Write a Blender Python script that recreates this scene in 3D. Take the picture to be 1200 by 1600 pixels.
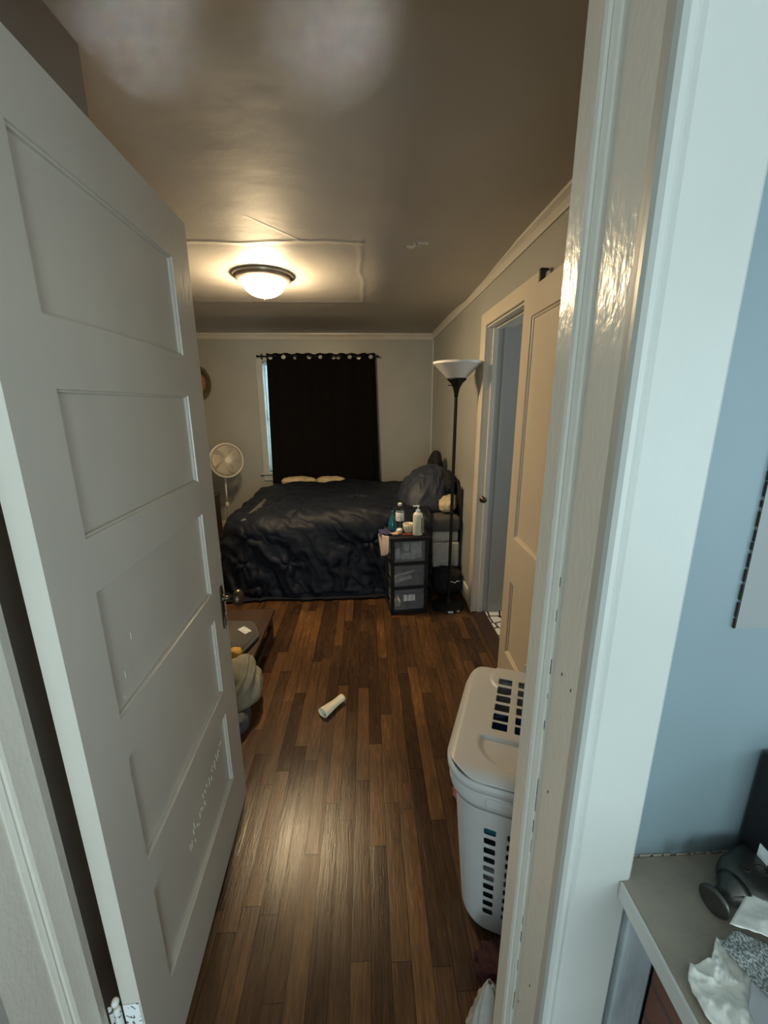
import bpy, bmesh, math, random
from mathutils import Vector, Matrix, noise, Euler
random.seed(7)
PI = math.pi
for o in list(bpy.data.objects): bpy.data.objects.remove(o)
C = bpy.context.scene.collection
scn = bpy.context.scene

# ------------------------------------------------------------------ camera
cam_d = bpy.data.cameras.new('camera'); cam = bpy.data.objects.new('camera', cam_d); C.objects.link(cam)
cam_d.sensor_fit = 'HORIZONTAL'; cam_d.sensor_width = 36; cam_d.lens = 19.44
cam_d.clip_start = 0.02; cam_d.clip_end = 100
R = Matrix(((0.9992, 0.0139, -0.038), (-0.0403, 0.2508, -0.9672), (-0.0039, 0.968, 0.2511)))
M4 = R.to_4x4(); M4.translation = Vector((0, 0, 1.5)); cam.matrix_world = M4
scn.camera = cam
scn.view_settings.view_transform = 'Standard'; scn.view_settings.look = 'None'
scn.view_settings.gamma = 1; scn.view_settings.use_curve_mapping = False
scn.view_settings.exposure = 0.87

# ------------------------------------------------------------------ daylight
w = bpy.data.worlds.new('world'); scn.world = w; w.use_nodes = True
bg = w.node_tree.nodes['Background']; bg.inputs[0].default_value = (0.62, 0.86, 1.0, 1); bg.inputs[1].default_value = 1.3

def area(name, loc, rot, sx, sy, watts, col):
    l = bpy.data.lights.new(name, 'AREA'); l.shape = 'RECTANGLE'; l.size = sx; l.size_y = sy
    l.energy = watts; l.color = col
    o = bpy.data.objects.new(name, l); C.objects.link(o); o.location = loc; o.rotation_euler = rot
    return o
# daylight through the two windows of the room behind the doorway, the bathroom's window
area('daylight_side_window', (1.72, -1.05, 1.25), (0, PI/2, 0), 1.25, 1.3, 5, (0.78, 0.96, 1.0))
area('daylight_back_window', (0.80, -2.78, 1.05), (PI/2+.2, 0, .12), 0.70, 1.7, 24, (0.78, 0.965, 0.98))
area('daylight_back_window', (-0.85, -2.78, 1.05), (PI/2+.2, 0, -.12), 0.70, 1.7, 14, (0.76, 0.96, 1.0))
# added narrow beams aimed through back window and doorway for the cool ceiling patches
for sx_, tx_, w_ in ((0.75, -0.49, .085), (0.98, -0.07, .080)):
    d_ = Vector((tx_, 1.15, 2.27)) - Vector((sx_, -3.4, -0.30))
    l_ = area('ceiling_patch_beam', (sx_, -3.4, -0.30), d_.to_track_quat('-Z', 'Y').to_euler(), .14, .14, w_, (0.86, 0.93, 1.0)); l_.data.spread = math.radians(3.4)
area('daylight_bathroom', (2.05, 2.35, 1.5), (0, PI/2, 0), 0.6, 0.8, 3, (0.85, 0.95, 1.0))
area('daylight_bedroom_window', (-0.48, 5.35, 1.4), (-PI/2, 0, 0), 1.1, 1.2, 30, (0.62, 0.9, 1.0))

# ------------------------------------------------------------------ materials
def nt(m): return m.node_tree
def base_mat(name, col=(.5,.5,.5), rough=.5, metal=0, spec=.5):
    m = bpy.data.materials.new(name); m.use_nodes = True
    b = m.node_tree.nodes['Principled BSDF']
    b.inputs['Base Color'].default_value = (*col, 1); b.inputs['Roughness'].default_value = rough
    b.inputs['Metallic'].default_value = metal; b.inputs['Specular IOR Level'].default_value = spec
    return m
def N(m, t, **kw):
    n = m.node_tree.nodes.new(t)
    for k, v in kw.items(): setattr(n, k, v)
    return n
def L(m, a, b): m.node_tree.links.new(a, b)
def coords(m, scale=(1,1,1)):
    tc = N(m, 'ShaderNodeTexCoord'); mp = N(m, 'ShaderNodeMapping'); mp.inputs['Scale'].default_value = scale
    L(m, tc.outputs['Object'], mp.inputs['Vector']); return mp.outputs['Vector']
def paint(name, col, rough=.4, nscale=6, var=.06, bscale=60, bstr=.1, stretch=(1,1,1), bdist=.002, metal=0, spec=.5):
    m = base_mat(name, col, rough, metal, spec); b = nt(m).nodes['Principled BSDF']
    v = coords(m, stretch)
    n = N(m, 'ShaderNodeTexNoise'); n.inputs['Scale'].default_value = nscale; n.inputs['Detail'].default_value = 5
    L(m, v, n.inputs['Vector'])
    r = N(m, 'ShaderNodeValToRGB'); r.color_ramp.elements[0].position = .3; r.color_ramp.elements[1].position = .7
    r.color_ramp.elements[0].color = (*[c*(1-var) for c in col], 1); r.color_ramp.elements[1].color = (*[min(1, c*(1+var)) for c in col], 1)
    L(m, n.outputs['Fac'], r.inputs['Fac']); L(m, r.outputs['Color'], b.inputs['Base Color'])
    n2 = N(m, 'ShaderNodeTexNoise'); n2.inputs['Scale'].default_value = bscale; n2.inputs['Detail'].default_value = 3
    L(m, v, n2.inputs['Vector'])
    bp = N(m, 'ShaderNodeBump'); bp.inputs['Strength'].default_value = bstr; bp.inputs['Distance'].default_value = bdist
    L(m, n2.outputs['Fac'], bp.inputs['Height']); L(m, bp.outputs['Normal'], b.inputs['Normal'])
    return m
def mth(m, op, a, b=None, c=None):
    n = N(m, 'ShaderNodeMath', operation=op)
    for i, x in enumerate((a, b, c)):
        if x is None: continue
        if isinstance(x, (int, float)): n.inputs[i].default_value = x
        else: L(m, x, n.inputs[i])
    return n.outputs[0]

def floor_mat():
    m = base_mat('oak_strip_floor', (.1,.05,.02), .3); b = nt(m).nodes['Principled BSDF']
    g = N(m, 'ShaderNodeNewGeometry'); s = N(m, 'ShaderNodeSeparateXYZ'); L(m, g.outputs['Position'], s.inputs[0])
    X, Y = s.outputs[0], s.outputs[1]
    W = .0565
    xr = mth(m, 'DIVIDE', mth(m, 'ADD', X, 10.01), W)
    row = mth(m, 'FLOOR', xr); fx = mth(m, 'FRACT', xr)
    wn = N(m, 'ShaderNodeTexWhiteNoise', noise_dimensions='1D'); L(m, row, wn.inputs['W'])
    ln = mth(m, 'ADD', mth(m, 'MULTIPLY', wn.outputs['Value'], .35), .42)
    t = mth(m, 'DIVIDE', mth(m, 'ADD', Y, mth(m, 'MULTIPLY', wn.outputs['Value'], 37.0)), ln)
    brd = mth(m, 'FLOOR', t); fy = mth(m, 'FRACT', t)
    cx = N(m, 'ShaderNodeCombineXYZ'); L(m, row, cx.inputs[0]); L(m, brd, cx.inputs[1])
    w2 = N(m, 'ShaderNodeTexWhiteNoise', noise_dimensions='2D'); L(m, cx.outputs[0], w2.inputs['Vector'])
    # grain, shifted from board to board
    gx = N(m, 'ShaderNodeCombineXYZ')
    L(m, mth(m, 'MULTIPLY', X, 26), gx.inputs[0])
    L(m, mth(m, 'ADD', mth(m, 'MULTIPLY', Y, 2.2), mth(m, 'MULTIPLY', w2.outputs['Value'], 50)), gx.inputs[1])
    L(m, mth(m, 'MULTIPLY', w2.outputs['Value'], 9), gx.inputs[2])
    gn = N(m, 'ShaderNodeTexNoise'); gn.inputs['Scale'].default_value = 1.6; gn.inputs['Detail'].default_value = 7; gn.inputs['Distortion'].default_value = 1.6
    gn.inputs['Roughness'].default_value = .65
    L(m, gx.outputs[0], gn.inputs['Vector'])
    fine = N(m, 'ShaderNodeTexNoise'); fine.inputs['Scale'].default_value = 8; fine.inputs['Detail'].default_value = 5
    L(m, gx.outputs[0], fine.inputs['Vector'])
    wear = N(m, 'ShaderNodeTexNoise'); wear.inputs['Scale'].default_value = 1.5; wear.inputs['Detail'].default_value = 4
    L(m, g.outputs['Position'], wear.inputs['Vector'])
    val = mth(m, 'ADD', mth(m, 'MULTIPLY', w2.outputs['Value'], .34), mth(m, 'MULTIPLY', gn.outputs['Fac'], .72))
    val = mth(m, 'ADD', val, mth(m, 'MULTIPLY', mth(m, 'SUBTRACT', wear.outputs['Fac'], .5), .75))
    val = mth(m, 'ADD', val, mth(m, 'MULTIPLY', mth(m, 'SUBTRACT', fine.outputs['Fac'], .5), .55))
    r = N(m, 'ShaderNodeValToRGB'); e = r.color_ramp.elements
    e[0].position = .2; e[0].color = (.024, .0105, .006, 1); e[1].position = .95; e[1].color = (.25, .118, .034, 1)
    x = e.new(.48); x.color = (.056, .028, .013, 1); x = e.new(.7); x.color = (.112, .053, .020, 1)
    L(m, val, r.inputs['Fac'])
    # gaps
    dx = mth(m, 'MINIMUM', fx, mth(m, 'SUBTRACT', 1.0, fx)); gapx = mth(m, 'LESS_THAN', dx, .022)
    dy = mth(m, 'MULTIPLY', mth(m, 'MINIMUM', fy, mth(m, 'SUBTRACT', 1.0, fy)), ln); gapy = mth(m, 'LESS_THAN', dy, .0012)
    gap = mth(m, 'MAXIMUM', gapx, gapy)
    mx = N(m, 'ShaderNodeMix', data_type='RGBA'); L(m, mth(m, 'MULTIPLY', gap, .8), mx.inputs[0]); L(m, r.outputs['Color'], mx.inputs[6])
    mx.inputs[7].default_value = (.012, .007, .005, 1); L(m, mx.outputs[2], b.inputs['Base Color'])
    L(m, mth(m, 'ADD', mth(m, 'MULTIPLY', wear.outputs['Fac'], .24), mth(m, 'ADD', mth(m, 'MULTIPLY', w2.outputs['Value'], .07), .14)), b.inputs['Roughness'])
    # cupping of each strip and height steps
    cup = mth(m, 'MULTIPLY', mth(m, 'POWER', mth(m, 'ABSOLUTE', mth(m, 'SUBTRACT', fx, .5)), 2.0), -1.5)
    hgt = mth(m, 'ADD', mth(m, 'ADD', mth(m, 'MULTIPLY', gap, -1.0), cup), mth(m, 'ADD', mth(m, 'MULTIPLY', gn.outputs['Fac'], .8), mth(m, 'MULTIPLY', fine.outputs['Fac'], .5)))
    bp = N(m, 'ShaderNodeBump'); bp.inputs['Strength'].default_value = .5; bp.inputs['Distance'].default_value = .0016
    L(m, hgt, bp.inputs['Height']); L(m, bp.outputs['Normal'], b.inputs['Normal'])
    b.inputs['Specular IOR Level'].default_value = .34
    return m

def ceiling_mat():
    m = paint('ceiling_grey_paint', (.53, .505, .47), .58, 3, .04, 30, .1, bdist=.003); b = nt(m).nodes['Principled BSDF']
    g = N(m, 'ShaderNodeNewGeometry'); s = N(m, 'ShaderNodeSeparateXYZ'); L(m, g.outputs['Position'], s.inputs[0])
    wn = N(m, 'ShaderNodeTexNoise'); wn.inputs['Scale'].default_value = 2.5; wn.inputs['Detail'].default_value = 6; L(m, g.outputs['Position'], wn.inputs['Vector'])
    j = mth(m, 'MULTIPLY', mth(m, 'SUBTRACT', wn.outputs['Fac'], .5), .10)
    X = mth(m, 'ADD', s.outputs[0], j); Y = mth(m, 'ADD', s.outputs[1], j)
    def ridge(v, c, wd): # gaussian
        d = mth(m, 'DIVIDE', mth(m, 'SUBTRACT', v, c), wd)
        return mth(m, 'EXPONENT', mth(m, 'MULTIPLY', mth(m, 'MULTIPLY', d, d), -1.0))
    inx = mth(m, 'LESS_THAN', X, 0.0)
    r1 = mth(m, 'MULTIPLY', ridge(Y, 2.30, .018), inx)
    r2 = mth(m, 'MULTIPLY', ridge(Y, 3.45, .03), mth(m, 'LESS_THAN', X, .15))
    iny = mth(m, 'MULTIPLY', mth(m, 'GREATER_THAN', Y, 2.25), mth(m, 'LESS_THAN', Y, 3.5))
    r3 = mth(m, 'MULTIPLY', mth(m, 'MULTIPLY', ridge(X, -.02, .016), iny), .5)
    r4 = mth(m, 'MULTIPLY', ridge(mth(m, 'ADD', X, mth(m, 'MULTIPLY', Y, -.75)), -2.02, .01), mth(m, 'MULTIPLY', mth(m, 'LESS_THAN', Y, 2.3), mth(m, 'GREATER_THAN', Y, 2.02)))
    big = N(m, 'ShaderNodeTexNoise'); big.inputs['Scale'].default_value = 2.6; big.inputs['Detail'].default_value = 5; L(m, g.outputs['Position'], big.inputs['Vector'])
    h = mth(m, 'ADD', mth(m, 'ADD', r1, r2), mth(m, 'ADD', r3, mth(m, 'MULTIPLY', r4, .35)))
    h = mth(m, 'ADD', mth(m, 'MULTIPLY', h, .5), mth(m, 'MULTIPLY', big.outputs['Fac'], 1.6))
    bp = N(m, 'ShaderNodeBump'); bp.inputs['Strength'].default_value = .8; bp.inputs['Distance'].default_value = .006
    L(m, h, bp.inputs['Height'])
    old = b.inputs['Normal'].links[0].from_node
    L(m, old.outputs['Normal'], bp.inputs['Normal']); L(m, bp.outputs['Normal'], b.inputs['Normal'])
    return m

def brick_mat():
    m = base_mat('red_brick', (.2,.07,.04), .85); b = nt(m).nodes['Principled BSDF']
    tc = N(m, 'ShaderNodeTexCoord'); mp = N(m, 'ShaderNodeMapping'); mp.inputs['Rotation'].default_value = (0, PI/2, 0)
    s = N(m, 'ShaderNodeSeparateXYZ'); c = N(m, 'ShaderNodeCombineXYZ'); L(m, tc.outputs['Object'], s.inputs[0])
    L(m, mth(m, 'ADD', s.outputs[0], s.outputs[1]), c.inputs[0]); L(m, s.outputs[2], c.inputs[1])
    t = N(m, 'ShaderNodeTexBrick'); t.inputs['Scale'].default_value = 1; t.inputs['Brick Width'].default_value = .2; t.inputs['Row Height'].default_value = .065
    t.inputs['Mortar Size'].default_value = .005; t.inputs['Color1'].default_value = (.26, .10, .065, 1); t.inputs['Color2'].default_value = (.16, .06, .042, 1); t.inputs['Mortar'].default_value = (.10, .06, .05, 1)
    L(m, c.outputs[0], t.inputs['Vector']); L(m, t.outputs['Color'], b.inputs['Base Color'])
    bp = N(m, 'ShaderNodeBump'); bp.invert = True; bp.inputs['Strength'].default_value = .6; bp.inputs['Distance'].default_value = .004
    L(m, t.outputs['Fac'], bp.inputs['Height']); L(m, bp.outputs['Normal'], b.inputs['Normal'])
    return m

def tile_mat():
    m = base_mat('patterned_tile', (.8,.8,.78), .3); b = nt(m).nodes['Principled BSDF']
    v = coords(m, (1,1,1))
    t = N(m, 'ShaderNodeTexVoronoi', feature='DISTANCE_TO_EDGE'); t.inputs['Scale'].default_value = 11; t.inputs['Randomness'].default_value = .55; L(m, v, t.inputs['Vector'])
    k = mth(m, 'LESS_THAN', t.outputs['Distance'], .07)
    mx = N(m, 'ShaderNodeMix', data_type='RGBA'); L(m, k, mx.inputs[0]); mx.inputs[6].default_value = (.75, .73, .68, 1); mx.inputs[7].default_value = (.02, .02, .02, 1)
    L(m, mx.outputs[2], b.inputs['Base Color']); return m

def text_mat(name, paper, ink, sx, sy, thr=.5, sz=1):
    m = base_mat(name, paper, .6); b = nt(m).nodes['Principled BSDF']
    v = coords(m, (sx, sy, sz)); n = N(m, 'ShaderNodeTexNoise'); n.inputs['Scale'].default_value = 1; n.inputs['Detail'].default_value = 2; L(m, v, n.inputs['Vector'])
    k = mth(m, 'GREATER_THAN', n.outputs['Fac'], thr)
    mx = N(m, 'ShaderNodeMix', data_type='RGBA'); L(m, k, mx.inputs[0]); mx.inputs[6].default_value = (*paper, 1); mx.inputs[7].default_value = (*ink, 1)
    L(m, mx.outputs[2], b.inputs['Base Color']); return m

def glass_mat(name, col=(1,1,1), rough=.05, alpha=None):
    m = base_mat(name, col, rough); b = nt(m).nodes['Principled BSDF']
    b.inputs['Transmission Weight'].default_value = 1; b.inputs['IOR'].default_value = 1.4
    return m
def plastic_frosted(name, col, alpha):
    m = base_mat(name, col, .3); b = nt(m).nodes['Principled BSDF']; b.inputs['Alpha'].default_value = alpha; return m
def emis(name, col, st):
    m = base_mat(name, col, .4); b = nt(m).nodes['Principled BSDF']
    b.inputs['Emission Color'].default_value = (*col, 1); b.inputs['Emission Strength'].default_value = st; return m

M = {}
M['floor'] = floor_mat(); M['ceiling'] = ceiling_mat()
M['wall'] = paint('grey_wall_paint', (.355, .355, .325), .42, 3, .05, 45, .12)
M['hallbright'] = paint('hall_bounce_paint', (.62, .62, .60), .6)  # unseen hall walls made paler to bounce fill light
M['hallwall'] = paint('blue_grey_wall_paint', (.175, .23, .255), .45, 4, .05, 50, .12)
M['closetwall'] = paint('taupe_wall_paint', (.30, .265, .245), .6, 3, .04, 45, .1)
M['patchwall'] = paint('warm_grey_patch_paint', (.22, .235, .235), .5, 4, .05, 40, .12)
M['trim'] = paint('cream_trim_gloss', (.70, .66, .585), .24, 5, .05, 120, .35, (1, 1, .5), bdist=.003)
M['casing'] = paint('white_casing_gloss', (.47, .48, .455), .36, 5, .04, 60, .2, (1, 1, .5), bdist=.002)
M['door'] = paint('white_door_paint', (.54, .51, .455), .3, 4, .05, 60, .18, (1, 1, .5), bdist=.002)
M['creamdoor'] = paint('cream_door_paint', (.62, .55, .45), .38, 4, .04, 38, .15, (1, 1, .3))
M['greydoor'] = paint('grey_door_paint', (.40, .41, .40), .4, 4, .05, 38, .15, (1, 1, .3))
M['crown'] = paint('crown_paint', (.58, .55, .49), .35, 5, .05, 50, .2)
M['crack'] = paint('dark_crack', (.03, .02, .015), .9)
M['fabric_black'] = paint('black_curtain_cloth', (.0055, .0042, .0038), .95, 40, .2, 300, .2, spec=.12)
M['comforter'] = paint('dark_navy_comforter', (.0058, .0088, .0175), .6, 12, .15, 260, .1, spec=.25)
M['navy'] = paint('navy_sheet', (.019, .026, .045), .6, 12, .2, 200, .2)
M['black_cloth'] = paint('black_cloth', (.008, .006, .009), .85, 12, .2, 200, .2)
M['cream_cloth'] = paint('cream_cloth', (.52, .43, .28), .85, 9, .2, 120, .3)
M['mattress_grey'] = paint('grey_mattress_cover', (.075, .073, .070), .75, 9, .15, 200, .2)
M['mattress_white'] = paint('white_quilted_ticking', (.42, .40, .37), .75, 30, .12, 40, .5, bdist=.004)
M['black_plastic'] = paint('black_plastic', (.005, .005, .006), .5, 8, .1, 100, .05)
M['black_metal'] = paint('black_metal', (.006, .006, .006), .45, 8, .1, 100, .05, spec=.3)
M['frost'] = plastic_frosted('frosted_drawer_plastic', (.26, .28, .30), .30)
M['white_plastic'] = paint('white_plastic', (.66, .655, .63), .35, 6, .02, 60, .03)
M['hamper'] = paint('white_hamper_plastic', (.60, .60, .60), .35, 3, .03, 200, .03)
M['fan'] = paint('aged_white_plastic', (.66, .62, .52), .4, 6, .06, 60, .05)
M['fanblade'] = paint('smoky_fan_blade', (.50, .46, .37), .35)
M['shade'] = paint('white_lamp_shade_plastic', (.78, .76, .72), .35, 5, .02, 60, .03)
M['steel'] = paint('brushed_steel', (.5, .49, .47), .3, 20, .1, 100, .1, metal=1)
M['nickel'] = paint('satin_nickel_ring', (.38, .33, .28), .35, 20, .1, 100, .1, metal=.6)
M['brass'] = paint('aged_brass', (.10, .08, .055), .35, 20, .25, 100, .2, metal=.9)
M['pewter'] = paint('dark_pewter', (.09, .088, .08), .35, 20, .2, 80, .2, metal=.8)
M['lampglass'] = emis('lit_frosted_glass', (1.0, .745, .43), 106)
M['blind'] = base_mat('white_blind', (.75, .8, .82), .5); 
_b = nt(M['blind']).nodes['Principled BSDF']; _b.inputs['Emission Color'].default_value = (.6,.9,1,1); _b.inputs['Emission Strength'].default_value = 0
_t = M['blind'].node_tree; _tr = _t.nodes.new('ShaderNodeBsdfTranslucent'); _tr.inputs[0].default_value = (.8, .88, .9, 1); _mx = _t.nodes.new('ShaderNodeMixShader'); _mx.inputs[0].default_value = .55
_t.links.new(_b.outputs[0], _mx.inputs[1]); _t.links.new(_tr.outputs[0], _mx.inputs[2]); _t.links.new(_mx.outputs[0], _t.nodes['Material Output'].inputs[0])
M['pane'] = glass_mat('window_glass', (1,1,1), 0)
M['lotion'] = paint('cream_bottle_plastic', (.70, .68, .56), .35, 5, .02)
M['label_green'] = paint('olive_label', (.20, .22, .12), .5, 60, .5)
M['teal'] = paint('teal_glass', (.012, .12, .16), .12, 6, .15)
M['clear'] = glass_mat('clear_bottle_plastic', (.93,.95,.97), .08)
M['cap'] = paint('white_cap', (.8,.8,.78), .4)
M['cup'] = paint('cream_ribbed_cup', (.62, .57, .47), .4)
M['red'] = paint('red_bead', (.35, .04, .02), .4, 50, .3)
M['peach'] = paint('peach_wrapper', (.6, .38, .24), .5, 50, .3)
M['label'] = text_mat('white_label', (.72, .74, .76), (.1, .11, .13), 140, 300, .56)
M['tube'] = paint('cream_paper_roll', (.75, .69, .52), .7, 8, .06, 100, .2)
M['bag'] = paint('crinkled_clear_bag', (.58, .56, .52), .3, 10, .1, 40, .6, bdist=.01); nt(M['bag']).nodes['Principled BSDF'].inputs['Alpha'].default_value = .7
M['maroon'] = paint('maroon_cloth', (.040, .009, .013), .85, 10, .2, 200, .2)
M['pink'] = paint('pink_cloth', (.42, .11, .11), .8)
M['wood_dark'] = paint('dark_brown_wood', (.045, .022, .013), .45, 12, .3, 40, .2, (1, .2, 1))
M['grey_cloth'] = paint('dark_grey_denim', (.075, .07, .062), .8, 10, .12, 300, .2)
M['olive_cloth'] = paint('olive_grey_cloth', (.19, .18, .13), .85, 10, .2, 200, .2)
M['yellow'] = paint('mustard_cloth', (.50, .29, .05), .8)
M['slate'] = paint('slate_cloth', (.07, .075, .085), .7, 10, .15, 200, .2)
M['tan'] = paint('tan_woven_straw', (.33, .18, .095), .7, 60, .3, 120, .5)
M['tan_dark'] = paint('olive_band', (.10, .085, .045), .6, 30, .3)
M['brick'] = brick_mat(); M['tile'] = tile_mat()
M['mantel'] = paint('worn_cream_mantel_paint', (.30, .26, .205), .5, 14, .12, 60, .4)
M['mantel_edge'] = paint('white_mantel_edge_paint', (.60, .585, .55), .35, 14, .06, 60, .4)
M['upright'] = paint('weathered_grey_paint', (.29, .32, .335), .6, 22, .3, 60, .6, (1, 1, .3), bdist=.004)
M['paper'] = paint('white_paper', (.80, .785, .73), .8, 10, .04, 60, .3)
M['print'] = text_mat('grey_printed_paper', (.45, .47, .46), (.12, .135, .13), 620, 330, .50)
M['greycard'] = paint('pale_grey_card', (.38, .38, .40), .5, 8, .05)
M['beads'] = text_mat('peeling_paint', (.72, .74, .74), (.09, .07, .08), 130, 130, .60, 90)
M['contents'] = paint('pale_contents', (.85, .9, .95), .6, 30, .4)
M['rosefab'] = paint('pale_rose_cloth', (.62, .48, .42), .8, 10, .1)
M['navyprint'] = paint('navy_speckled_cloth', (.03, .03, .12), .7, 60, .8)
LAUNDRY = [paint('laundry_blue', (.03, .06, .25), .8), paint('laundry_teal', (.02, .16, .20), .8), paint('laundry_black', (.015, .015, .02), .8), paint('laundry_grey', (.30, .29, .28), .8)]

# ------------------------------------------------------------------ mesh helpers
def box(bm, x0, y0, z0, x1, y1, z1, mat=None):
    vs = [bm.verts.new(p) for p in ((x0,y0,z0),(x1,y0,z0),(x1,y1,z0),(x0,y1,z0),(x0,y0,z1),(x1,y0,z1),(x1,y1,z1),(x0,y1,z1))]
    fs = [bm.faces.new([vs[i] for i in f]) for f in ((3,2,1,0),(4,5,6,7),(0,1,5,4),(1,2,6,5),(2,3,7,6),(3,0,4,7))]
    if mat is not None: bmesh.ops.transform(bm, matrix=mat, verts=vs)
    return vs
def nb(): return bmesh.new()
def bx(*a, **k): b = nb(); box(b, *a, **k); return b
def lathe(bm, prof, seg=32, mat=None, cap=True, ribs=0, ribamp=0):
    rings = []
    for r, z in prof:
        ring = []
        for i in range(seg):
            a = 2*PI*i/seg; rr = r*(1 + (ribamp*math.cos(ribs*a) if ribs else 0))
            ring.append(bm.verts.new((rr*math.cos(a), rr*math.sin(a), z)))
        rings.append(ring)
    for k in range(len(rings)-1):
        for i in range(seg):
            j = (i+1) % seg; bm.faces.new((rings[k][i], rings[k][j], rings[k+1][j], rings[k+1][i]))
    if cap:
        if prof[0][0] > 1e-6: bm.faces.new(list(reversed(rings[0])))
        if prof[-1][0] > 1e-6: bm.faces.new(rings[-1])
    vs = [v for r in rings for v in r]
    if mat is not None: bmesh.ops.transform(bm, matrix=mat, verts=vs)
    return vs
def tube(bm, pts, rad, seg=10, cap=True):
    pts = [Vector(p) for p in pts]; rings = []; n = len(pts)
    up = Vector((0, 0, 1))
    for i, p in enumerate(pts):
        t = (pts[min(i+1, n-1)] - pts[max(i-1, 0)]).normalized()
        a = t.cross(up); 
        if a.length < 1e-3: a = t.cross(Vector((1, 0, 0)))
        a.normalize(); b = t.cross(a).normalized()
        r = rad[i] if isinstance(rad, (list, tuple)) else rad
        rings.append([bm.verts.new(p + a*r*math.cos(2*PI*k/seg) + b*r*math.sin(2*PI*k/seg)) for k in range(seg)])
    for k in range(n-1):
        for i in range(seg):
            j = (i+1) % seg; bm.faces.new((rings[k][i], rings[k][j], rings[k+1][j], rings[k+1][i]))
    if cap: bm.faces.new(list(reversed(rings[0]))); bm.faces.new(rings[-1])
def torus(bm, R_, r, mat=None, s1=32, s2=8):
    g = [[bm.verts.new(((R_+r*math.cos(2*PI*j/s2))*math.cos(2*PI*i/s1), (R_+r*math.cos(2*PI*j/s2))*math.sin(2*PI*i/s1), r*math.sin(2*PI*j/s2))) for j in range(s2)] for i in range(s1)]
    for i in range(s1):
        for j in range(s2): bm.faces.new((g[i][j], g[(i+1)%s1][j], g[(i+1)%s1][(j+1)%s2], g[i][(j+1)%s2]))
    if mat is not None: bmesh.ops.transform(bm, matrix=mat, verts=[v for q in g for v in q])
def grid(bm, nu, nv, fn, skip=None):
    g = [[bm.verts.new(fn(i/nu, j/nv)) for j in range(nv+1)] for i in range(nu+1)]
    for i in range(nu):
        for j in range(nv):
            if skip and skip(i, j): continue
            bm.faces.new((g[i][j], g[i+1][j], g[i+1][j+1], g[i][j+1]))
    return g
def prism(bm, poly, z0, z1):
    a = [bm.verts.new((x, y, z0)) for x, y in poly]; b = [bm.verts.new((x, y, z1)) for x, y in poly]
    n = len(poly); bm.faces.new(list(reversed(a))); bm.faces.new(b)
    for i in range(n): j = (i+1) % n; bm.faces.new((a[i], a[j], b[j], b[i]))
def obj(name, bm, m, parent=None, smooth=False, bevel=0, solid=0, subsurf=0, auto=False, offset=-1):
    bmesh.ops.recalc_face_normals(bm, faces=bm.faces)
    me = bpy.data.meshes.new(name); bm.to_mesh(me); bm.free()
    o = bpy.data.objects.new(name, me); C.objects.link(o); me.materials.append(m)
    if smooth:
        for p in me.polygons: p.use_smooth = True
    if solid:
        s = o.modifiers.new('solid', 'SOLIDIFY'); s.thickness = solid; s.offset = offset
    if bevel:
        b = o.modifiers.new('bevel', 'BEVEL'); b.width = bevel; b.segments = 2; b.limit_method = 'ANGLE'; b.angle_limit = math.radians(40)
        for p in me.polygons: p.use_smooth = True
        me.set_sharp_from_angle(angle=math.radians(40)) if hasattr(me, 'set_sharp_from_angle') else None
    if subsurf:
        s = o.modifiers.new('sub', 'SUBSURF'); s.levels = subsurf; s.render_levels = subsurf
        for p in me.polygons: p.use_smooth = True
    if auto: 
        for p in me.polygons: p.use_smooth = True
        me.set_sharp_from_angle(angle=math.radians(35))
    if parent: o.parent = parent
    return o
def thing(name, label, cat, loc=(0,0,0), rz=0, group=None, rot=None):
    o = bpy.data.objects.new(name, None); C.objects.link(o); o.location = loc; o.rotation_euler = rot or (0, 0, rz)
    o.empty_display_size = .1
    o['label'] = label; o['category'] = cat
    if group: o['group'] = group
    return o
def tag(o, label, cat, group=None):
    o['label'] = label; o['category'] = cat
    if group: o['group'] = group
    return o
def struct(name, bm, m, **k):
    o = obj(name, bm, m, **k); o['kind'] = 'structure'; return o
def sempty(name, label=None, loc=(0,0,0), rz=0):
    o = bpy.data.objects.new(name, None); C.objects.link(o); o['kind'] = 'structure'; o.location = loc; o.rotation_euler = (0,0,rz); o.empty_display_size = .1
    if label: o['label'] = label
    return o
def T(x=0, y=0, z=0): return Matrix.Translation((x, y, z))
def RX(a): return Matrix.Rotation(a, 4, 'X')
def RY(a): return Matrix.Rotation(a, 4, 'Y')
def RZ(a): return Matrix.Rotation(a, 4, 'Z')
def sc(x, y, z): return Matrix.Diagonal((x, y, z, 1))
def fbm(p, o=4): return noise.fractal(p, 1.0, 2.0, o)
def ridged(p): 
    v = 0; a = 1; q = Vector(p)
    for _ in range(3):
        v += a*(1-abs(noise.noise(q))*2); q = q*2.1; a *= .5
    return v/1.75

# ------------------------------------------------------------------ the room
XR, YB, CZ = .77, 5.01, 2.27
XL = -2.15
HX0, HX1, HY0 = -1.9, 1.6, -2.7         # the room behind the camera
DY0, DY1 = .418, .565                    # wall with the doorway
JX0, JX1, HEADZ = -.53, .247, 2.0
struct('floor', bx(HX0-.1, HY0-.1, -.05, XR+.15, YB+.15, 0), M['floor'])
b = nb()
ys = [HY0-.1, .5, 1.0, 1.6, 2.0, 2.26, 2.32, 2.6, 3.0, 3.35, 3.45, 3.55, 4.0, YB+.15]
zs = [CZ, CZ, CZ, CZ, CZ, CZ-.001, CZ-.006, CZ-.012, CZ-.02, CZ-.024, CZ-.022, CZ-.014, CZ-.006, CZ+.0]
xs = [-2.4, XL, -1, 0, XR+.15]
lo = [[b.verts.new((x, y, z)) for x in xs] for y, z in zip(ys, zs)]
hi = [[b.verts.new((x, y, CZ+.12)) for x in xs] for y in ys]
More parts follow.
